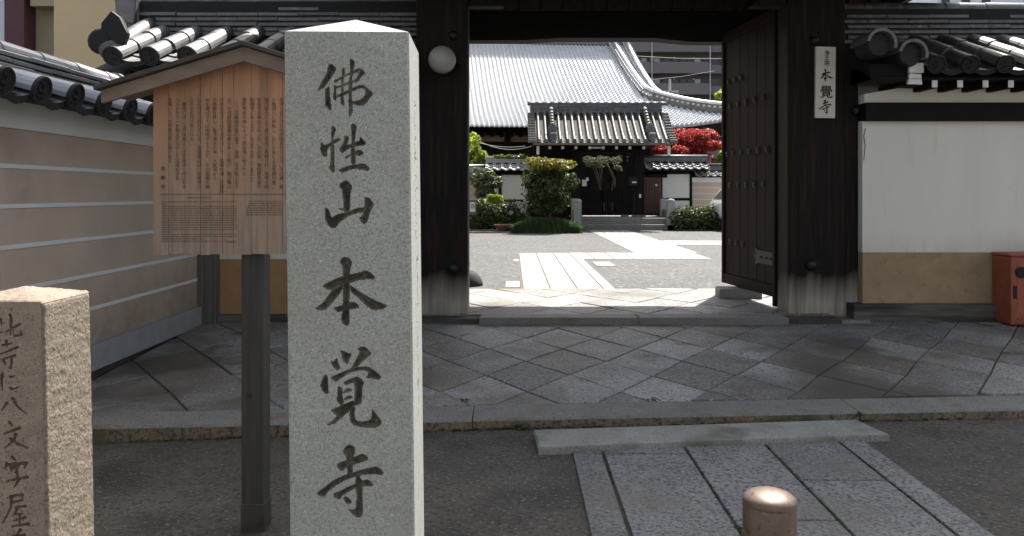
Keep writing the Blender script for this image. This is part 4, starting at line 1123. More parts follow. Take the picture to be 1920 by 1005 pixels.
b = MB(); b.prism([(EAV+.05,3.36),(RID,4.66),(2*RID-EAV,3.36),(RID,4.3)],'x',x0,x1); b.build('roof_bed', M_dark, ig)
b = MB(); b.box(x0-.1,x1+.1,EAV-.02,EAV+.5,3.31,3.37); b.build('eave_board', M_boardroof, ig)
for p in (1031,1055,1080,1106,1131,1156,1181,1207):
    x_ = ix(p,28.6); b = MB(); b.box(x_-.05,x_+.05,28.6,29.6,3.17,3.28); rf = b.build('rafter', M_hallwood, ig)
    b = MB(); b.box(x_-.048,x_+.048,28.59,28.6,3.175,3.275); b.build('painted_end', M_wpaint, rf)
b = MB(); b.box(ix(1103,28.7),ix(1129,28.7),28.66,28.7,3.20,3.25); b.build('painted_bar', M_wpaint, ig)
b = MB(); b.box(ix(1006,28.6),ix(1011,28.6),28.5,28.6,2.98,3.28); b.box(ix(1251,28.6),ix(1256,28.6),28.5,28.6,2.95,3.28); b.build('painted_gable_end', M_wpaint, ig)
# ridge
rx0, rx1 = ix(994,RID), ix(1240,RID)
for k in range(5):
    t = -.2*(k%2); L_ = .42
    while rx0+t < rx1:
        a = max(rx0, rx0+t); c = min(rx1, rx0+t+L_-.008)
        if c > a:
            b = MB(); w = .17-.012*k; b.box(a,c,RID-w,RID+w,4.62+.065*k,4.62+.065*k+.052); b.build('ridge_tile', M_tile, ig)
        t += L_
t = rx0-.1
while t < rx1+.1:
    b = MB(); b.tube([(t,RID,4.975),(t+.30,RID,4.975)],[.075,.068],10); b.build('ridge_cover_tile', M_tile, ig, True); t += .29
for k in range(13):
    b = MB(); b.lathe([(.03,-.03),(.05,-.035),(.055,0),(.055,.1)],(ix(1042.5+12.85*k,30),RID-.24,4.60),10,'y'); b.build('ridge_stud', M_tile, ig)
# descending ridges with ornaments, and verge tiles
for k in (2,16):
    x_ = cx[k]
    for i in range(7):
        s_ = .93-.09*i; s2_ = s_-.10
        b = MB(); b.tube([(x_,EAV+(RID-EAV)*s_,iprof(s_)+.16),(x_,EAV+(RID-EAV)*s2_,iprof(s2_)+.19)],[.085,.10],10); b.build('descending_ridge_tile', M_tile_old, ig, True)
    b = MB(); b.prism([(x_-.13,iprof(.3)+.02),(x_+.13,iprof(.3)+.02),(x_+.17,iprof(.3)+.22),(x_+.08,iprof(.3)+.34),(x_,iprof(.3)+.40),(x_-.08,iprof(.3)+.34),(x_-.17,iprof(.3)+.22)],'y',EAV+.50,EAV+.58)
    b.box(x_-.12,x_+.12,EAV+.08,EAV+.52,iprof(.15)-.1,iprof(.15)+.16)
    b.build('ridge_ornament', M_tile, ig, bevel=.02)
for sgn, xv in ((-1,x0),(1,x1)):
    for i in range(11):
        s_ = .02+.088*i
        b = MB(); b.box(min(xv,xv+sgn*.27),max(xv,xv+sgn*.27),EAV+(RID-EAV)*s_,EAV+(RID-EAV)*s_+.15,iprof(s_)-.06-.02*i/11,iprof(s_)+.05); b.build('verge_tile', M_tile_old, ig, bevel=.015)
    b = MB(); b.prism([(EAV,3.2),(RID,4.45),(2*RID-EAV,3.2),(RID,4.62)],'x',xv+sgn*.05-.03,xv+sgn*.05+.03); b.build('gable_board', M_hallwood, ig)
# low stone balustrades either side of the steps
for p, lab in ((1083,'low stone balustrade left of the inner gate steps, half hidden by the bush'),(1258,'low stone balustrade with round topped post right of the inner gate steps')):
    x_ = ix(p,28.1)
    bl = thing('stone_balustrade', lab, 'balustrade', (x_,28.6,.3))
    b = MB(); b.box(x_-.13,x_+.13,28.0,28.26,.3,1.28); b.lathe([(.14,1.28),(.15,1.33),(.12,1.38),(.03,1.40)],(x_,28.13,0),12); b.build('newel_post', M_granite, bl)
    b = MB(); b.box(x_-.08,x_+.08,28.27,29.4,.45,1.0); b.build('stone_panel', M_kerb, bl, bevel=.02)
    b = MB(); b.box(x_-.12,x_+.12,29.4,29.62,.3,1.40); b.build('newel_post', M_granite, bl, bevel=.03)

# ---- inner precinct walls
def wall_roof(root, xa, xb, Yf, ze, zt, m, depth=.55, ns=3):
    """small sangawara roof: wavy stepped rows"""
    p = .27; n = max(2,int((xb-xa)/p)); p = (xb-xa)/n
    for r_ in range(ns):
        s0_, s1_ = r_/ns, (r_+1)/ns
        for k in range(n):
            xs_ = [xa+p*(k+t) for t in (0,.2,.4,.6,.8,1)]
            wv = [.05,.035,.0,-.015,.0,.05]
            b = MB()
            A_ = [(x_, Yf+depth*s0_-.02, ze+(zt-ze)*s0_+w+.035) for x_, w in zip(xs_,wv)]
            B_ = [(x_, Yf+depth*s1_+.02, ze+(zt-ze)*s1_+w+.0) for x_, w in zip(xs_,wv)]
            b.grid([[(q[0],q[1],q[2]-.05) for q in A_], A_, B_])
            b.build('roof_tile', m, root)
    b = MB(); b.prism([(Yf,ze-.02),(Yf+depth,zt-.02),(Yf+2*depth,ze-.02)],'x',xa,xb); b.build('roof_bed', M_dark, root)
    for k in range(3):
        b = MB(); b.box(xa,xb,Yf+depth-.14+.015*k,Yf+depth+.14,zt+.05*k,zt+.05*k+.042); b.build('ridge_course', m, root)
    b = MB(); b.tube([(xa-.03,Yf+depth,zt+.19),(xb+.03,Yf+depth,zt+.19)],.07,10); b.build('ridge_cover', m, root, True)
WY = 30.0
wx = lambda p: Xp(p,WY); wz = lambda p: Zp(p,WY)
w1 = thing('precinct_wall', 'white panelled tile-topped wall left of the inner gate with moss along its ridge', 'wall', (wx(965),WY,.3))
b = MB(); b.box(wx(936),wx(1000),WY,WY+.3,wz(376),wz(326)); b.build('white_panel', M_white, w1)
b = MB(); b.box(wx(936),wx(940.5),WY-.03,WY+.3,.3,wz(322)); b.build('frame_post', M_hallwood, w1)
b = MB(); b.box(wx(940.5),wx(1000),WY-.03,WY+.3,wz(379),wz(374)); b.build('frame_rail', M_hallwood, w1)
b = MB(); b.box(wx(940.5),wx(1000),WY,WY+.3,.3,wz(379)); b.build('lower_panel', M_white, w1)
b = MB(); b.box(wx(930),wx(1000),WY-.06,WY+.3,wz(328),wz(320)); b.build('frame_rail', M_hallwood, w1)
wall_roof(w1, wx(911), wx(1000), WY-.4, wz(319.5), wz(305), M_tile_l)
w2 = thing('precinct_wall', 'low tan wall at far left of the courtyard, behind the pale leafy shrub', 'wall', (wx(900),WY,.3))
b = MB(); b.box(wx(800),wx(935),WY+.02,WY+.3,.3,wz(336)); b.build('plaster_panel', M_tan, w2)
for z in (wz(350),wz(362),wz(374)): b = MB(); b.box(wx(800),wx(935),WY+.012,WY+.2,z-.012,z+.012); b.build('stripe', M_line, w2)
wall_roof(w2, wx(800), wx(909), WY-.35, wz(332), wz(321), M_tile_l)
w3 = thing('precinct_wall', 'white panelled wall with dark frame and tiled top right of the inner gate', 'wall', (wx(1268),WY,.3))
b = MB(); b.box(wx(1242),wx(1293),WY,WY+.3,wz(371),wz(326)); b.build('white_panel', M_white, w3)
b = MB(); b.box(wx(1242),wx(1293),WY,WY+.3,.3,wz(376)); b.build('lower_panel', M_white, w3)
for a, c in ((1237,1242),(1293,1297.5)):
    b = MB(); b.box(wx(a),wx(c),WY-.03,WY+.3,.3,wz(322)); b.build('frame_post', M_hallwood, w3)
b = MB(); b.box(wx(1242),wx(1293),WY-.02,WY+.3,wz(376),wz(371)); b.build('frame_rail', M_hallwood, w3)
b = MB(); b.box(wx(1205),wx(1297),WY-.1,WY+.3,wz(326.5),wz(320)); b.build('frame_rail', M_hallwood, w3)
wall_roof(w3, wx(1207), wx(1326), WY-.45, wz(318), wz(303), M_tile)
w4 = thing('precinct_wall', 'tan wall with thin white lines and white cap band behind the parked car', 'wall', (wx(1340),WY,.3))
b = MB(); b.box(wx(1298),wx(1560),WY,WY+.3,.3,wz(341.5)); b.build('plaster_panel', M_tan, w4)
b = MB(); b.box(wx(1297.6),wx(1560),WY-.03,WY+.3,wz(341.5),wz(333)); b.build('eave_band', M_band, w4)
for p in (352,363,374,384): b = MB(); b.box(wx(1298),wx(1560),WY-.008,WY+.2,wz(p)-.011,wz(p)+.011); b.build('stripe', M_line, w4)
wall_roof(w4, wx(1300), wx(1560), WY-.35, wz(331), wz(319), M_tile)

# ================================================================== MAIN HALL
HR = R(6.0)
hall = thing('main_hall', 'large temple hall with a bright glinting grey tiled hip-and-gable roof', 'temple hall', (0,36,.3), HR)
def hz_(s): return 4.62 + 5.6*(.72*s+.28*s*s) - .3
def xmax(ly): return 11.0-ly if ly < 3.6 else 7.35-.4*((ly-3.6)/6.4)
def hp(lx, ly, dz=0):
    up_ = .62*max(0,(lx-5.5)/5.5)**2*max(0,1-ly/6)
    return (lx, ly, hz_(ly/10)+dz+up_)
pit = .225; nr = 42
b = MB(); rows = []
lxs = []
k = 0
while -9+pit*k/5 < 11.01: lxs.append((-9+pit*k/5, (.065,.025,-.02,-.02,.025)[k%5])); k += 1
for i in range(nr):
    for ly, dz in ((10*i/nr,.055),(10*(i+1)/nr,0)):
        xm = xmax(ly)
        rows.append([hp(min(x_,xm), ly, dz+w) for x_, w in lxs])
b.grid(rows)
b.grid([[(p[0],p[1],p[2]-.1) for p in rows[0]], rows[0]])
tag(b.build('roof_tiles', M_tile_hall, hall, local=True), kind='stuff')
for k in range(90):
    x_ = -9+pit*k
    if x_ > 10.9 or x_ < -3: continue
    p = hp(x_,0)
    b = MB(); b.lathe([(.05,-.05),(.062,-.045),(.062,.05)],(p[0],p[1],p[2]+.02),8,'y'); b.build('eave_tile', M_tile_hall, hall, local=True)
# side slope beyond the hip and the soffit
b = MB()
b.grid([[hp(xmax(ly),ly,-.01) for ly in (0,1.2,2.4,3.6)], [(11.0, 6.0+2*k, hp(11,0)[2]-.5) for k in range(4)]]); b.build('side_slope', M_tile_hall, hall, local=True)
b = MB(); b.grid([[(x_,0.02,hp(x_,0)[2]-.12) for x_ in (-9,0,5.5,7,8.5,10,11)],[(x_,2.2,4.1) for x_ in (-9,0,5.5,7,8.5,10,11)]]); b.build('soffit', M_hallwood, hall, local=True)
def hridge(path, w, h_, stud, name):
    b = MB()
    for a, c in zip(path, path[1:]): b.bar(Vector(a)+Vector((0,0,h_/2-.1)), Vector(c)+Vector((0,0,h_/2-.1)), w, h_)
    o = b.build(name, M_tile, hall, local=True)
    b = MB(); b.tube([Vector(p)+Vector((0,0,h_-.02)) for p in path], .11, 8); b.build('ridge_cover', M_tile_hall, o, True, local=True)
    b = MB()
    for a, c in zip(path, path[1:]):
        a = Vector(a); c = Vector(c); n = max(1,int((c-a).length/.24))
        for q in range(n):
            p = a+(c-a)*q/n
            for sgn in (-1,1):
                b.box(p.x+sgn*(w/2+.05)-.07,p.x+sgn*(w/2+.05)+.07,p.y-.05,p.y+.05,p.z+h_*.55,p.z+h_*.55+.09)
    tag(b.build('ridge_studs', M_tile_hall, o, local=True), kind='stuff')
seq = [3.4+6.6*i/10 for i in range(11)]
hridge([hp(xmax(ly)-.05,ly) for ly in seq], .34, .48, 1, 'descending_ridge')
hridge([hp(xmax(ly)+.75-.35*(1-(ly-3.4)/6.6),ly,.05) for ly in seq], .22, .34, 1, 'verge_ridge')
b = MB(); b.grid([[hp(xmax(ly)+.1,ly,.12) for ly in seq],[hp(xmax(ly)+.70-.35*(1-(ly-3.4)/6.6),ly,.12) for ly in seq]]); b.build('verge_slope', M_tile_hall, hall, local=True)
hridge([hp(7.45+ (11.0-7.45)*i/9, 3.55*(1-i/9), .02) for i in range(10)], .32, .46, 1, 'hip_ridge')
b = MB(); b.box(-9,8.2,9.8,10.5,9.9,11.3); b.build('main_ridge', M_tile, hall, local=True)
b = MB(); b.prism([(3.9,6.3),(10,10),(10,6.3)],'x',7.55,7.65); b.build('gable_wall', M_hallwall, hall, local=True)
b = MB(); b.box(-9,9.6,2.2,12,0,4.5); b.build('timber_wall', M_hallwood, hall, local=True)
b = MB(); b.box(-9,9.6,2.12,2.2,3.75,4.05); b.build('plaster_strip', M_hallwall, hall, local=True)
for k in range(12):
    b = MB(); b.box(-9+1.8*k-.14,-9+1.8*k+.14,1.95,2.2,-.1,4.4); b.build('pillar', M_hallwood, hall, local=True)
for k in range(26):
    b = MB(); b.box(-3+.45*k-.05,-3+.45*k+.05,.35,2.2,3.95,4.07); b.build('rafter', M_hallwood, hall, local=True)
cb = MB()
for (pa, pb, Y_, sag) in (((893,266),(985,274),34.5,.12),((893,262),(1003,272),34.6,.3)):
    pts = []
    for i in range(9):
        t = i/8; pts.append((Xp(pa[0]+(pb[0]-pa[0])*t,Y_),Y_,Zp(pa[1]+(pb[1]-pa[1])*t,Y_)-sag*4*t*(1-t)))
    cb.tube(pts,.015,4)
tag(cb.build('overhead_cable', M_cable), 'pair of thin grey cables sagging in front of the dark hall wall', 'cable')

# ================================================================== BUILDINGS FAR OFF
AY = 105.0
ax = lambda p: Xp(p,AY); az = lambda p: Zp(p,AY)
ap = thing('apartment_building', 'mauve grey apartment block with open corridors rising behind the hall roof', 'building', (ax(1260),AY,0))
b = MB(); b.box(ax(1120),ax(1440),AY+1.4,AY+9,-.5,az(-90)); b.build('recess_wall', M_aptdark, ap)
for k in range(-5,5):
    yb = 137+40*k
    b = MB(); b.box(ax(1120),ax(1334),AY,AY+.2,az(yb),az(yb-21)); b.build('parapet', M_apt, ap)
    b = MB(); b.box(ax(1120),ax(1358),AY+.2,AY+1.4,az(yb),az(yb)+.2); b.build('floor_slab', M_apt, ap)
    b = MB(); b.box(ax(1334),ax(1440),AY+.3,AY+.5,az(yb),az(yb-16)); b.build('balcony_wall', M_apt, ap)
    b = MB(); b.box(ax(1336),ax(1350),AY+1.3,AY+1.395,az(yb-18),az(yb-31)); b.build('window', M_glass, ap)
    for p in (1205,1230,1307):
        b = MB(); b.box(ax(p),ax(p+10.5),AY+1.32,AY+1.395,az(yb-20),az(yb-31)); b.build('door', M_aptdoor, ap)
    for p in (1248,1264,1280,1294):
        b = MB(); b.box(ax(p),ax(p+11),AY+1.34,AY+1.395,az(yb-22),az(yb-31)); b.build('window', M_glass, ap)
    b = MB(); b.box(ax(1266),ax(1269),AY+1.2,AY+1.3,az(yb-31),az(yb-32.5)); b.box(ax(1303),ax(1305.5),AY+1.2,AY+1.3,az(yb-30),az(yb-32)); b.build('corridor_lamp', M_wpaint, ap)
    b = MB(); b.box(ax(1219),ax(1226),AY-.15,AY,az(yb-22),az(yb-31)); b.build('rain_hopper', M_apt, ap)
for p, w in ((1222,.07),(1331,.07),(1357,.10)):
    b = MB(); b.tube([(ax(p),AY-.15,0),(ax(p),AY-.15,az(-90))],w,6); b.build('drain_pipe', M_pipe, ap)
po = thing('aerial_mast', 'thin pale aerial mast standing above the right end of the hall roof', 'aerial', (Xp(1256,60),60,5))
b = MB(); b.tube([(Xp(1256,60),60,4),(Xp(1256,60),60,Zp(148,60))],.09,8); b.build('mast', M_pipe, po)
b = MB()
for dx, zz in ((0,172),(0,176)): b.bar((Xp(1240,60),60,Zp(zz,60)),(Xp(1272,60),60,Zp(zz,60)),.05,.05)
for k in range(6): b.bar((Xp(1242+5.6*k,60),59.7,Zp(172,60)),(Xp(1242+5.6*k,60),60.3,Zp(171,60)),.05,.12)
b.build('aerial_bars', M_pipe, po)
cb = MB()
for (pa, pb) in (((1190,105),(1362,110)),((1215,150),(1340,133))):
    cb.tube([(Xp(pa[0],80),80,Zp(pa[1],80)),(Xp((pa[0]+pb[0])/2,80),80,Zp((pa[1]+pb[1])/2+2,80)),(Xp(pb[0],80),80,Zp(pb[1],80))],.025,4)
tag(cb.build('overhead_cable', M_cable), 'faint power cables crossing in front of the mauve apartment block', 'cable')

BYY = 24.0
ob = thing('apartment_building', 'plain ochre rendered building rising behind the walls at upper left', 'building', (Xp(200,BYY),BYY,0))
b = MB(); b.box(Xp(101,BYY),Xp(520,BYY),BYY,BYY+9,0,13); b.build('front_wall', M_tanbld, ob)
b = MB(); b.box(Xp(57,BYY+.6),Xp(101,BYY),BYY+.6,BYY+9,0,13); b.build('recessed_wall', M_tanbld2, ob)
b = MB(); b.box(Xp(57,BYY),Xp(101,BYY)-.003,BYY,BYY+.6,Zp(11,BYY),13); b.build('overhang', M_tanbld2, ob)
mb_ = thing('corner_building', 'pale blue clad building with a maroon column at the far upper left', 'building', (Xp(20,BYY+1),BYY+1,0))
b = MB(); b.box(Xp(8,BYY),Xp(45,BYY),BYY,BYY+.6,0,13); b.build('column', M_purple, mb_)
b = MB(); b.box(-26,Xp(57,BYY+1),BYY+1,BYY+9,0,13); b.build('clad_wall', M_bluewhite, mb_)
b = MB(); b.box(Xp(48,BYY+1),Xp(56,BYY+1),BYY+.97,BYY+1.0,Zp(78,BYY),Zp(70,BYY)); b.build('vent_grille', M_aptdark, mb_)
rbld = thing('far_building', 'pale grey building top showing over the tiles at the upper right corner', 'building', (Xp(1810,42),42,0))
b = MB(); b.box(Xp(1757,42),Xp(1990,42),42,50,0,13.5); b.build('front_wall', M_bluewhite, rbld)
for k in range(3):
    b = MB(); b.box(Xp(1765+38*k,42),Xp(1780+38*k,42),41.95,42,11.2,12.6); b.build('window', M_glass, rbld)

# ================================================================== CAR
CYc = 27.2
car = thing('parked_car', 'white hatchback parked behind the open gate door, one rounded end showing', 'car', (Xp(1349,CYc)+2,CYc+.85,.3))
cx0 = Xp(1349.5,CYc)
prof = [(0.10,.42),(0.0,.62),(.02,.85),(.10,1.0),(.16,1.08),(.42,1.42),(.62,1.49),(1.6,1.53),(2.2,1.46),(2.95,1.05),(3.6,.93),(3.85,.78),(3.88,.5),(3.8,.35),(.3,.34)]
b = MB(); n = len(prof)
secs = [(.0,.94,.05),(.10,1.0,0),(.85,1.0,0),(1.60,1.0,0),(1.70,.94,.05)]
vs = []
for yv, k_, ins in secs:
    for (px_, pz_) in prof:
        nar = .12*max(0,(pz_-.95)/.6) if yv in (.0,1.70) else .03*max(0,(pz_-.95)/.6)
        yy_ = yv + (nar if yv < .85 else -nar if yv > .85 else 0)
        vs.append((cx0+1.94+(px_-1.94)*k_, CYc+yy_, .3+pz_-(.0 if k_==1 else .01)))
fs = [(i*n+k,i*n+(k+1)%n,(i+1)*n+(k+1)%n,(i+1)*n+k) for i in range(4) for k in range(n)]+[tuple(range(n))[::-1],tuple(range(4*n,5*n))]
b.add(vs,fs); b.build('body', M_car, car, True, bevel=.03)
b = MB(); b.add([(cx0+.62,CYc+.035,.3+1.06),(cx0+1.5,CYc+.01,.3+1.04),(cx0+1.5,CYc+.075,.3+1.43),(cx0+.72,CYc+.085,.3+1.40)],[(0,1,2,3)]); b.add([(cx0+1.58,CYc+.01,.3+1.04),(cx0+2.6,CYc+.01,.3+1.04),(cx0+2.1,CYc+.075,.3+1.42),(cx0+1.58,CYc+.075,.3+1.43)],[(0,1,2,3)]); b.build('side_window', M_glass, car)
b = MB(); b.add([(cx0+.155,CYc+.22,.3+1.10),(cx0+.155,CYc+1.48,.3+1.10),(cx0+.395,CYc+1.40,.3+1.41),(cx0+.395,CYc+.30,.3+1.41)],[(0,1,2,3)]); b.build('rear_window', M_glass, car)
for xw in (.68,3.2):
    for yw in (-.01,1.50):
        b = MB(); b.lathe([(.17,-.01),(.28,-.01),(.30,.03),(.30,.17),(.28,.2)],(cx0+xw,CYc+yw,.60),24,'y'); t_ = b.build('tyre', M_tyre, car, True)
        b = MB(); b.lathe([(.02,-.02),(.06,-.02),(.07,.0),(.16,-.005),(.185,-.012),(.19,.02)],(cx0+xw,CYc+yw,.60),16,'y'); b.build('rim', M_rim, t_)
for yv in (.05,1.52):
    b = MB(); b.box(cx0+.27,cx0+.40,CYc+yv,CYc+yv+.13,.3+1.02,.3+1.24); b.build('tail_lamp', M_taill, car, bevel=.02)
b = MB(); b.box(cx0-.01,cx0+.02,CYc+.60,CYc+1.0,.3+.62,.3+.76); b.build('number_plate', M_plate, car)

# ================================================================== PLANTS
def leaves(b, rs, c, r, n, size, shell=.35, asp=.55, up=.3, curl=.25):
    c = np.array(c); r = np.array(r)
    d = rs.normal(size=(n,3)); d /= np.linalg.norm(d,axis=1)[:,None]
    rad = (1-shell*rs.rand(n)**1.3)
    p = c + d*rad[:,None]*r
    nrm = d*.7 + rs.normal(size=(n,3))*.6 + np.array([0,0,up]); nrm /= np.linalg.norm(nrm,axis=1)[:,None]
    a = np.cross(nrm, rs.normal(size=(n,3))); a /= np.linalg.norm(a,axis=1)[:,None]
    e = np.cross(nrm,a); s = size*(.6+.8*rs.rand(n))[:,None]
    mid = nrm*s*curl*.3
    V = np.stack([p-a*s, p+e*s*asp+mid, p+a*s, p-e*s*asp+mid],1).reshape(-1,3)
    base = len(b.v); b.v.extend(map(tuple, V.tolist()))
    b.f.extend([(base+4*i,base+4*i+1,base+4*i+2,base+4*i+3) for i in range(n)])
def blobs(rs, c, r, k, rel=.38):
    out = []
    for _ in range(k):
        d = rs.normal(size=3); d /= np.linalg.norm(d)
        q = np.array(c)+d*np.array(r)*(rs.rand()**.4)*.75
        out.append((q, np.array(r)*rel*(.7+.6*rs.rand())))
    return out
def plant(name, label, cat, base, top, crown, m, n, size, seed, k=14, trunk=.07, limbs=5, rel=.38, group=None, extra=None, lm=None, **kw):
    """trunk, limbs and a crown made of many leaf clumps; crown = (centre, radii)"""
    rs = np.random.RandomState(seed)
    t = thing(name, label, cat, base, 0, group)
    b = MB(); c, r = crown
    bl = blobs(rs, c, r, k, rel)
    mid = Vector(base).lerp(Vector(c),.55)
    b.tube([base, mid, c],[trunk,trunk*.75,trunk*.3],7)
    b.build('trunk', M_bark, t, True)
    b = MB()
    for q, rr in bl[:limbs]:
        b.tube([mid, Vector(mid).lerp(Vector(q.tolist()),.5)+Vector((0,0,.05)), q.tolist()],[trunk*.5,trunk*.3,trunk*.1],5)
    b.build('limbs', M_bark, t, True)
    b = MB()
    for q, rr in bl: leaves(b, rs, q, rr, n//k, size, **kw)
    b.build('crown', m, t)
    if extra:
        m2, n2, c2, r2, k2 = extra
        b = MB()
        for q, rr in blobs(rs, c2, r2, k2, .42): leaves(b, rs, q, rr, n2//k2, size, **kw)
        b.build('upper_crown', m2, t)
    return t
def at(px_, py_, Y): return (Xp(px_,Y), Y, Zp(py_,Y))
# topiary bush in front of the inner gate
plant('garden_bush', 'large rounded bush with golden top growing left of the inner gate steps', 'bush', (Xp(1030,26.6),26.6,.3), None,
      (at(1030,355,26.6),(1.08,.8,1.0)), L_dark, 5200, .062, 21, 46, .07, 16, .26, extra=(L_gold,2300,at(1030,314,26.6),(.92,.7,.34),16))
plant('leafy_shrub', 'pale leafy shrub standing before the tan wall at far left of courtyard', 'shrub', (Xp(905,28.4),28.4,.3), None,
      (at(905,343,28.4),(.78,.5,.62)), L_pale, 1500, .085, 22, 26, .04, 10, .26)
plant('garden_tree', 'yellow green leafy tree beside the left edge of the gate opening', 'tree', (Xp(885,32),32,.3), None,
      (at(882,285,32),(.75,.7,.95)), L_lime, 2600, .075, 23, 18, .08, 6, .42, extra=(L_green,700,at(900,305,32),(.6,.5,.3),6))
plant('maple_tree', 'red leaved maple tree above the wall right of the inner gate', 'tree', (Xp(1310,32.5),32.5,.3), None,
      (at(1302,271,32.5),(1.85,1.0,.78)), L_red, 7500, .065, 24, 40, .09, 12, .24, extra=(L_red,2400,at(1250,283,31.2),(.80,.5,.30),10))
plant('garden_tree', 'small yellow green tree mixed below the red maple at the door edge', 'tree', (Xp(1354,31.6),31.6,.3), None,
      (at(1356,298,31.6),(.30,.4,.36)), L_lime, 700, .06, 25, 10, .05, 4, .45)
plant('roadside_tree', 'bright lime green tree showing beyond the right end of hall roof', 'tree', (Xp(1365,50),50,0), None,
      (at(1363,192,50),(1.25,1.2,.85)), L_lime, 2600, .12, 26, 22, .12, 6, .36)
for k, (px_, py_, rx, rz_) in enumerate(((1115,303,.62,.28),(1158,300,.45,.22),(1160,315,.28,.15))):
    if k == 0:
        pine = plant('pine_tree', 'cloud pruned pine seen through the inner gate opening', 'tree', (Xp(1140,33.5),33.5,.3), None,
              (at(px_,py_,33.5),(rx,.5,rz_)), L_pine, 1500, .05, 27, 12, .06, 5, .5, asp=.2)
    else:
        rs = np.random.RandomState(30+k); b = MB()
        for q, rr in blobs(rs, at(px_,py_,33.5),(rx,.4,rz_),7,.5): leaves(b, rs, q, rr, 80, .05, asp=.2)
        b.build('foliage_pad', L_pine, pine)
b = MB(); b.tube([(Xp(1150,33.5),33.5,.3),(Xp(1146,33.5),33.5,1.4),(Xp(1152,33.5),33.5,2.2),(Xp(1136,33.5),33.5,2.9)],[.11,.09,.07,.03],7); b.build('limbs', M_bark, pine, True)
def hedge(name, label, cat, x0, x1, y0, y1, z1, m, n, size, seed, rough=.12, **kw):
    rs = np.random.RandomState(seed)
    t = thing(name, label, cat, ((x0+x1)/2,(y0+y1)/2,.3))
    b = MB(); k = int((x1-x0)/.3)+1
    for i in range(k):
        for j in range(2):
            c = (x0+(x1-x0)*(i+.5)/k+rs.uniform(-.08,.08), y0+(y1-y0)*(j+.5)/2, .3+(z1-.3)*.5+rs.uniform(-rough,rough)*.5)
            leaves(b, rs, c, (.30,.32,(z1-.3)*.5+rs.uniform(0,rough)), n//(2*k), size, **kw)
    b.build('foliage', m, t)
    b = MB()
    for i in range(k*2):
        xx = rs.uniform(x0+.1,x1-.1); b.tube([(xx,(y0+y1)/2,.3),(xx+rs.uniform(-.1,.1),(y0+y1)/2,.3+(z1-.3)*.7)],[.012,.006],4)
    b.build('stems', M_bark, t)
    return t
h1 = hedge('hedge', 'dark green clipped hedge behind the small white sign at left of courtyard', 'hedge', Xp(870,27.2), Xp(945,27.2), 27.1, 27.8, Zp(376,27.2), L_green, 3400, .055, 41)
h2 = hedge('flowering_shrub', 'shrub dotted with white flowers between the hedge and the golden bush', 'shrub', Xp(946,27.4), Xp(985,27.4), 27.3, 27.9, Zp(380,27.4), L_dark, 1300, .055, 42)
rs = np.random.RandomState(5); b = MB()
for px_, py_ in ((978,388),(981,394),(973,386),(957,399),(984,378),(970,381)):
    b = MB(); leaves(b, rs, at(px_,py_,27.15), (.08,.05,.07), 14, .05); b.build('white_flower', L_flower, h2)
h3 = hedge('hedge', 'dark green shrub row under the tan wall beside the parked car', 'hedge', Xp(1268,27.8), Xp(1352,27.8), 27.6, 28.3, Zp(389,27.8), L_dark, 3000, .06, 43)
b = MB(); rs = np.random.RandomState(8)
for k in range(60):
    leaves(b, rs, at(915+rs.uniform(0,25),372+rs.uniform(-6,8),27.0), (.08,.08,.05), 12, .05)
tag(b.build('leafy_sprig', L_lime), 'bright yellow green new growth on top of the left hedge', 'shrub')
# grass clump under the golden bush
rs = np.random.RandomState(9); b = MB()
for k in range(5200):
    x_ = rs.uniform(Xp(962,26),Xp(1087,26)); y_ = rs.uniform(25.9,27.0)
    e_ = (x_-Xp(962,26))/(Xp(1087,26)-Xp(962,26)); hgt = (.24+.26*min(1,4*e_*(1-e_)))*rs.uniform(.6,1.1)
    a = rs.uniform(0,6.28); dx, dy = math.cos(a)*.16, math.sin(a)*.16-.05; w = .012
    b.add([(x_-w,y_,.3),(x_+w,y_,.3),(x_+dx*.5+w,y_+dy*.5,.3+hgt*.8),(x_+dx*.5-w,y_+dy*.5,.3+hgt*.8),(x_+dx*1.2,y_+dy*1.2,.3+hgt)],[(0,1,2,3),(3,2,4)])
tag(b.build('lily_turf', L_grass), kind='stuff')
b = MB(); rs = np.random.RandomState(12)
for k in range(90):
    leaves(b, rs, at(rs.uniform(925,1012),rs.uniform(291,297),30.1), (.10,.12,.05), 12, .04)
tag(b.build('roof_moss', L_moss), kind='stuff')
# soil beds
b = MB(); b.box(Xp(860,27),Xp(1087,27),25.95,29.9,.25,.33); b.box(Xp(1268,27.6),Xp(1420,27.6),27.4,29.9,.25,.33); tag(b.build('planting_bed', M_soil), kind='structure')
b = MB(); b.box(Xp(878,26.9),Xp(940,26.9),26.9,27.0,.29,.37); tag(b.build('bed_edging', M_kerb), 'low stone edging along the foot of the left hedge', 'edging')
pb = thing('planter_bowl', 'brown bowl shaped planter at the foot of the flowering shrub', 'planter', (Xp(944,26.6),26.6,.3))
b = MB(); b.lathe([(.10,.30),(.14,.36),(.30,.50),(.34,.56),(.30,.56),(.26,.52)],(Xp(944,26.6),26.6,0),20); b.build('bowl', M_planter, pb, True)
b = MB(); b.lathe([(.02,.535),(.27,.535)],(Xp(944,26.6),26.6,0),16); b.build('soil', M_soil, pb)
sp = thing('garden_sign', 'small white notice on a thin stake beside the left gate post', 'sign', (Xp(886,26.5),26.5,.3))
b = MB(); b.box(Xp(879,26.5),Xp(893,26.5),26.5,26.53,Zp(402,26.5),Zp(375,26.5)); b.build('backboard', M_aptdark, sp)
b = MB(); b.box(Xp(881,26.5),Xp(891,26.5),26.49,26.5,Zp(397,26.5),Zp(379,26.5)); b.build('paper', M_sign, sp)
b = MB(); b.tube([(Xp(885,26.52),26.52,.3),(Xp(885,26.52),26.52,1.0)],.015,5); b.build('stake', M_iron, sp)
b = MB()
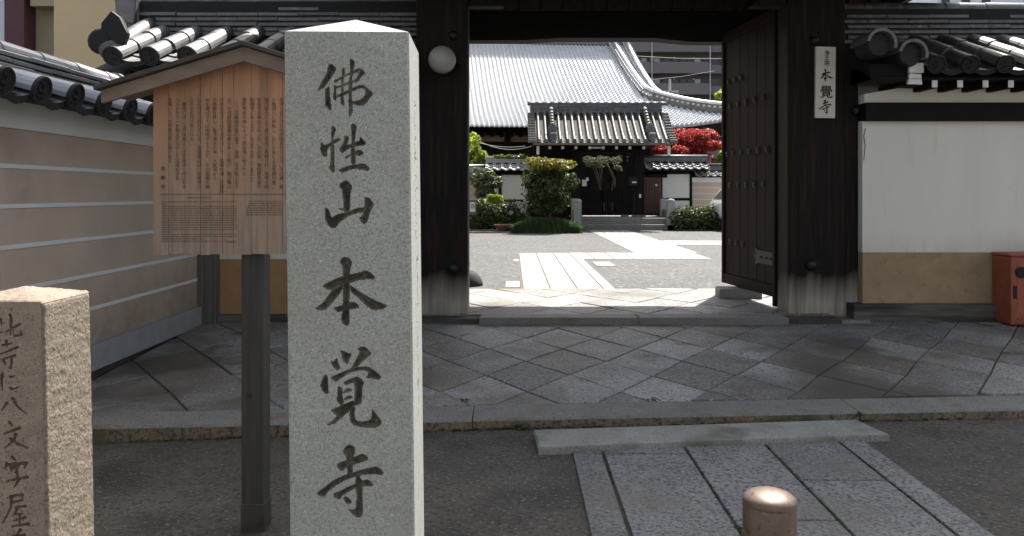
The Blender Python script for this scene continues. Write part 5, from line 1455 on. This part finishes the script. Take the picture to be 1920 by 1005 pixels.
for k in range(5): b.box(Xp(883+1.6*k,26.5),Xp(883.7+1.6*k,26.5),26.486,26.489,Zp(392-2*(k%2),26.5),Zp(382,26.5))
b.build('lettering', M_ink, sp)
# round stone beside the left post, weeds in the kerb joints
b = MB(); b.lathe([(.215*math.cos(math.pi/2*k/8)+.001, .30+.215*math.sin(math.pi/2*k/8)) for k in range(9)],(Xp(877,11.3),11.3,0),20)
tag(b.build('round_stone', M_boulder, None, True), 'dark rounded stone just behind the foot of the left gate post', 'stone')
b = MB(); rs = np.random.RandomState(15)
for (px_, py_, Y_, n_, s_) in ((978,800,5.2,14,.016),(985,803,5.2,10,.015),(1132,858,4.74,8,.013),(870,752,5.62,9,.014),(1225,750,5.66,7,.014),(1290,850,4.86,6,.012),(1385,995,3.68,10,.012),(1455,838,4.95,6,.012),(760,868,4.9,5,.012),(1612,778,5.36,6,.012)):
    c = at(px_,py_,Y_); leaves(b, rs, c, (.045,.03,.018), n_*3, s_, up=.6)
tag(b.build('joint_weeds', L_green), kind='stuff')
# pebbles and grit on the street
b = MB(); rs = np.random.RandomState(16)
for k in range(420):
    x_ = rs.uniform(-2.8,3.6); y_ = rs.uniform(3.3,5.15)
    if .3 < x_ < 2.2: continue
    r_ = rs.uniform(.003,.009); z_ = zst(x_,y_)
    b.add([(x_-r_,y_,z_-.002),(x_,y_-r_,z_-.002),(x_+r_,y_,z_-.002),(x_,y_+r_,z_-.002),(x_,y_,z_+r_*.9)],[(0,1,4),(1,2,4),(2,3,4),(3,0,4)])
tag(b.build('loose_grit', M_kerb), kind='stuff')

# moss along the foot of the kerb and a few fallen leaves
b = MB(); rs = np.random.RandomState(19)
for k in range(150):
    x_ = rs.choice([rs.uniform(-2.6,.1),rs.uniform(-.4,3.3)]); y_ = ky(x_)-rs.uniform(.0,.02)
    leaves(b, rs, (x_,y_,zst(x_,y_)+.006), (.03,.012,.006), 9, .008, up=.8)
for k in range(60):
    j_ = rs.uniform(3.7,4.9); x_ = rs.choice([.535,1.038,1.538,2.008])
    leaves(b, rs, (x_,j_,.012+.0118*j_+.003), (.006,.03,.004), 7, .007, up=.8)
tag(b.build('kerb_moss', L_dark), kind='stuff')
b = MB()
L_dry = leafmat('dry_leaves', [(.10,.06,.025),(.20,.12,.04),(.14,.10,.05)], .2)
for k in range(46):
    x_ = rs.uniform(-2.9,4.6); y_ = rs.uniform(5.0,8.1)
    if y_ < ky(x_): z_ = zst(x_,y_)
    else: z_ = max(.14, zpl(x_,y_))
    leaves(b, rs, (x_,y_,z_+.010), (.01,.01,.002), 1, .017, up=2.5, asp=.45)
tag(b.build('fallen_leaves', L_dry), kind='stuff')
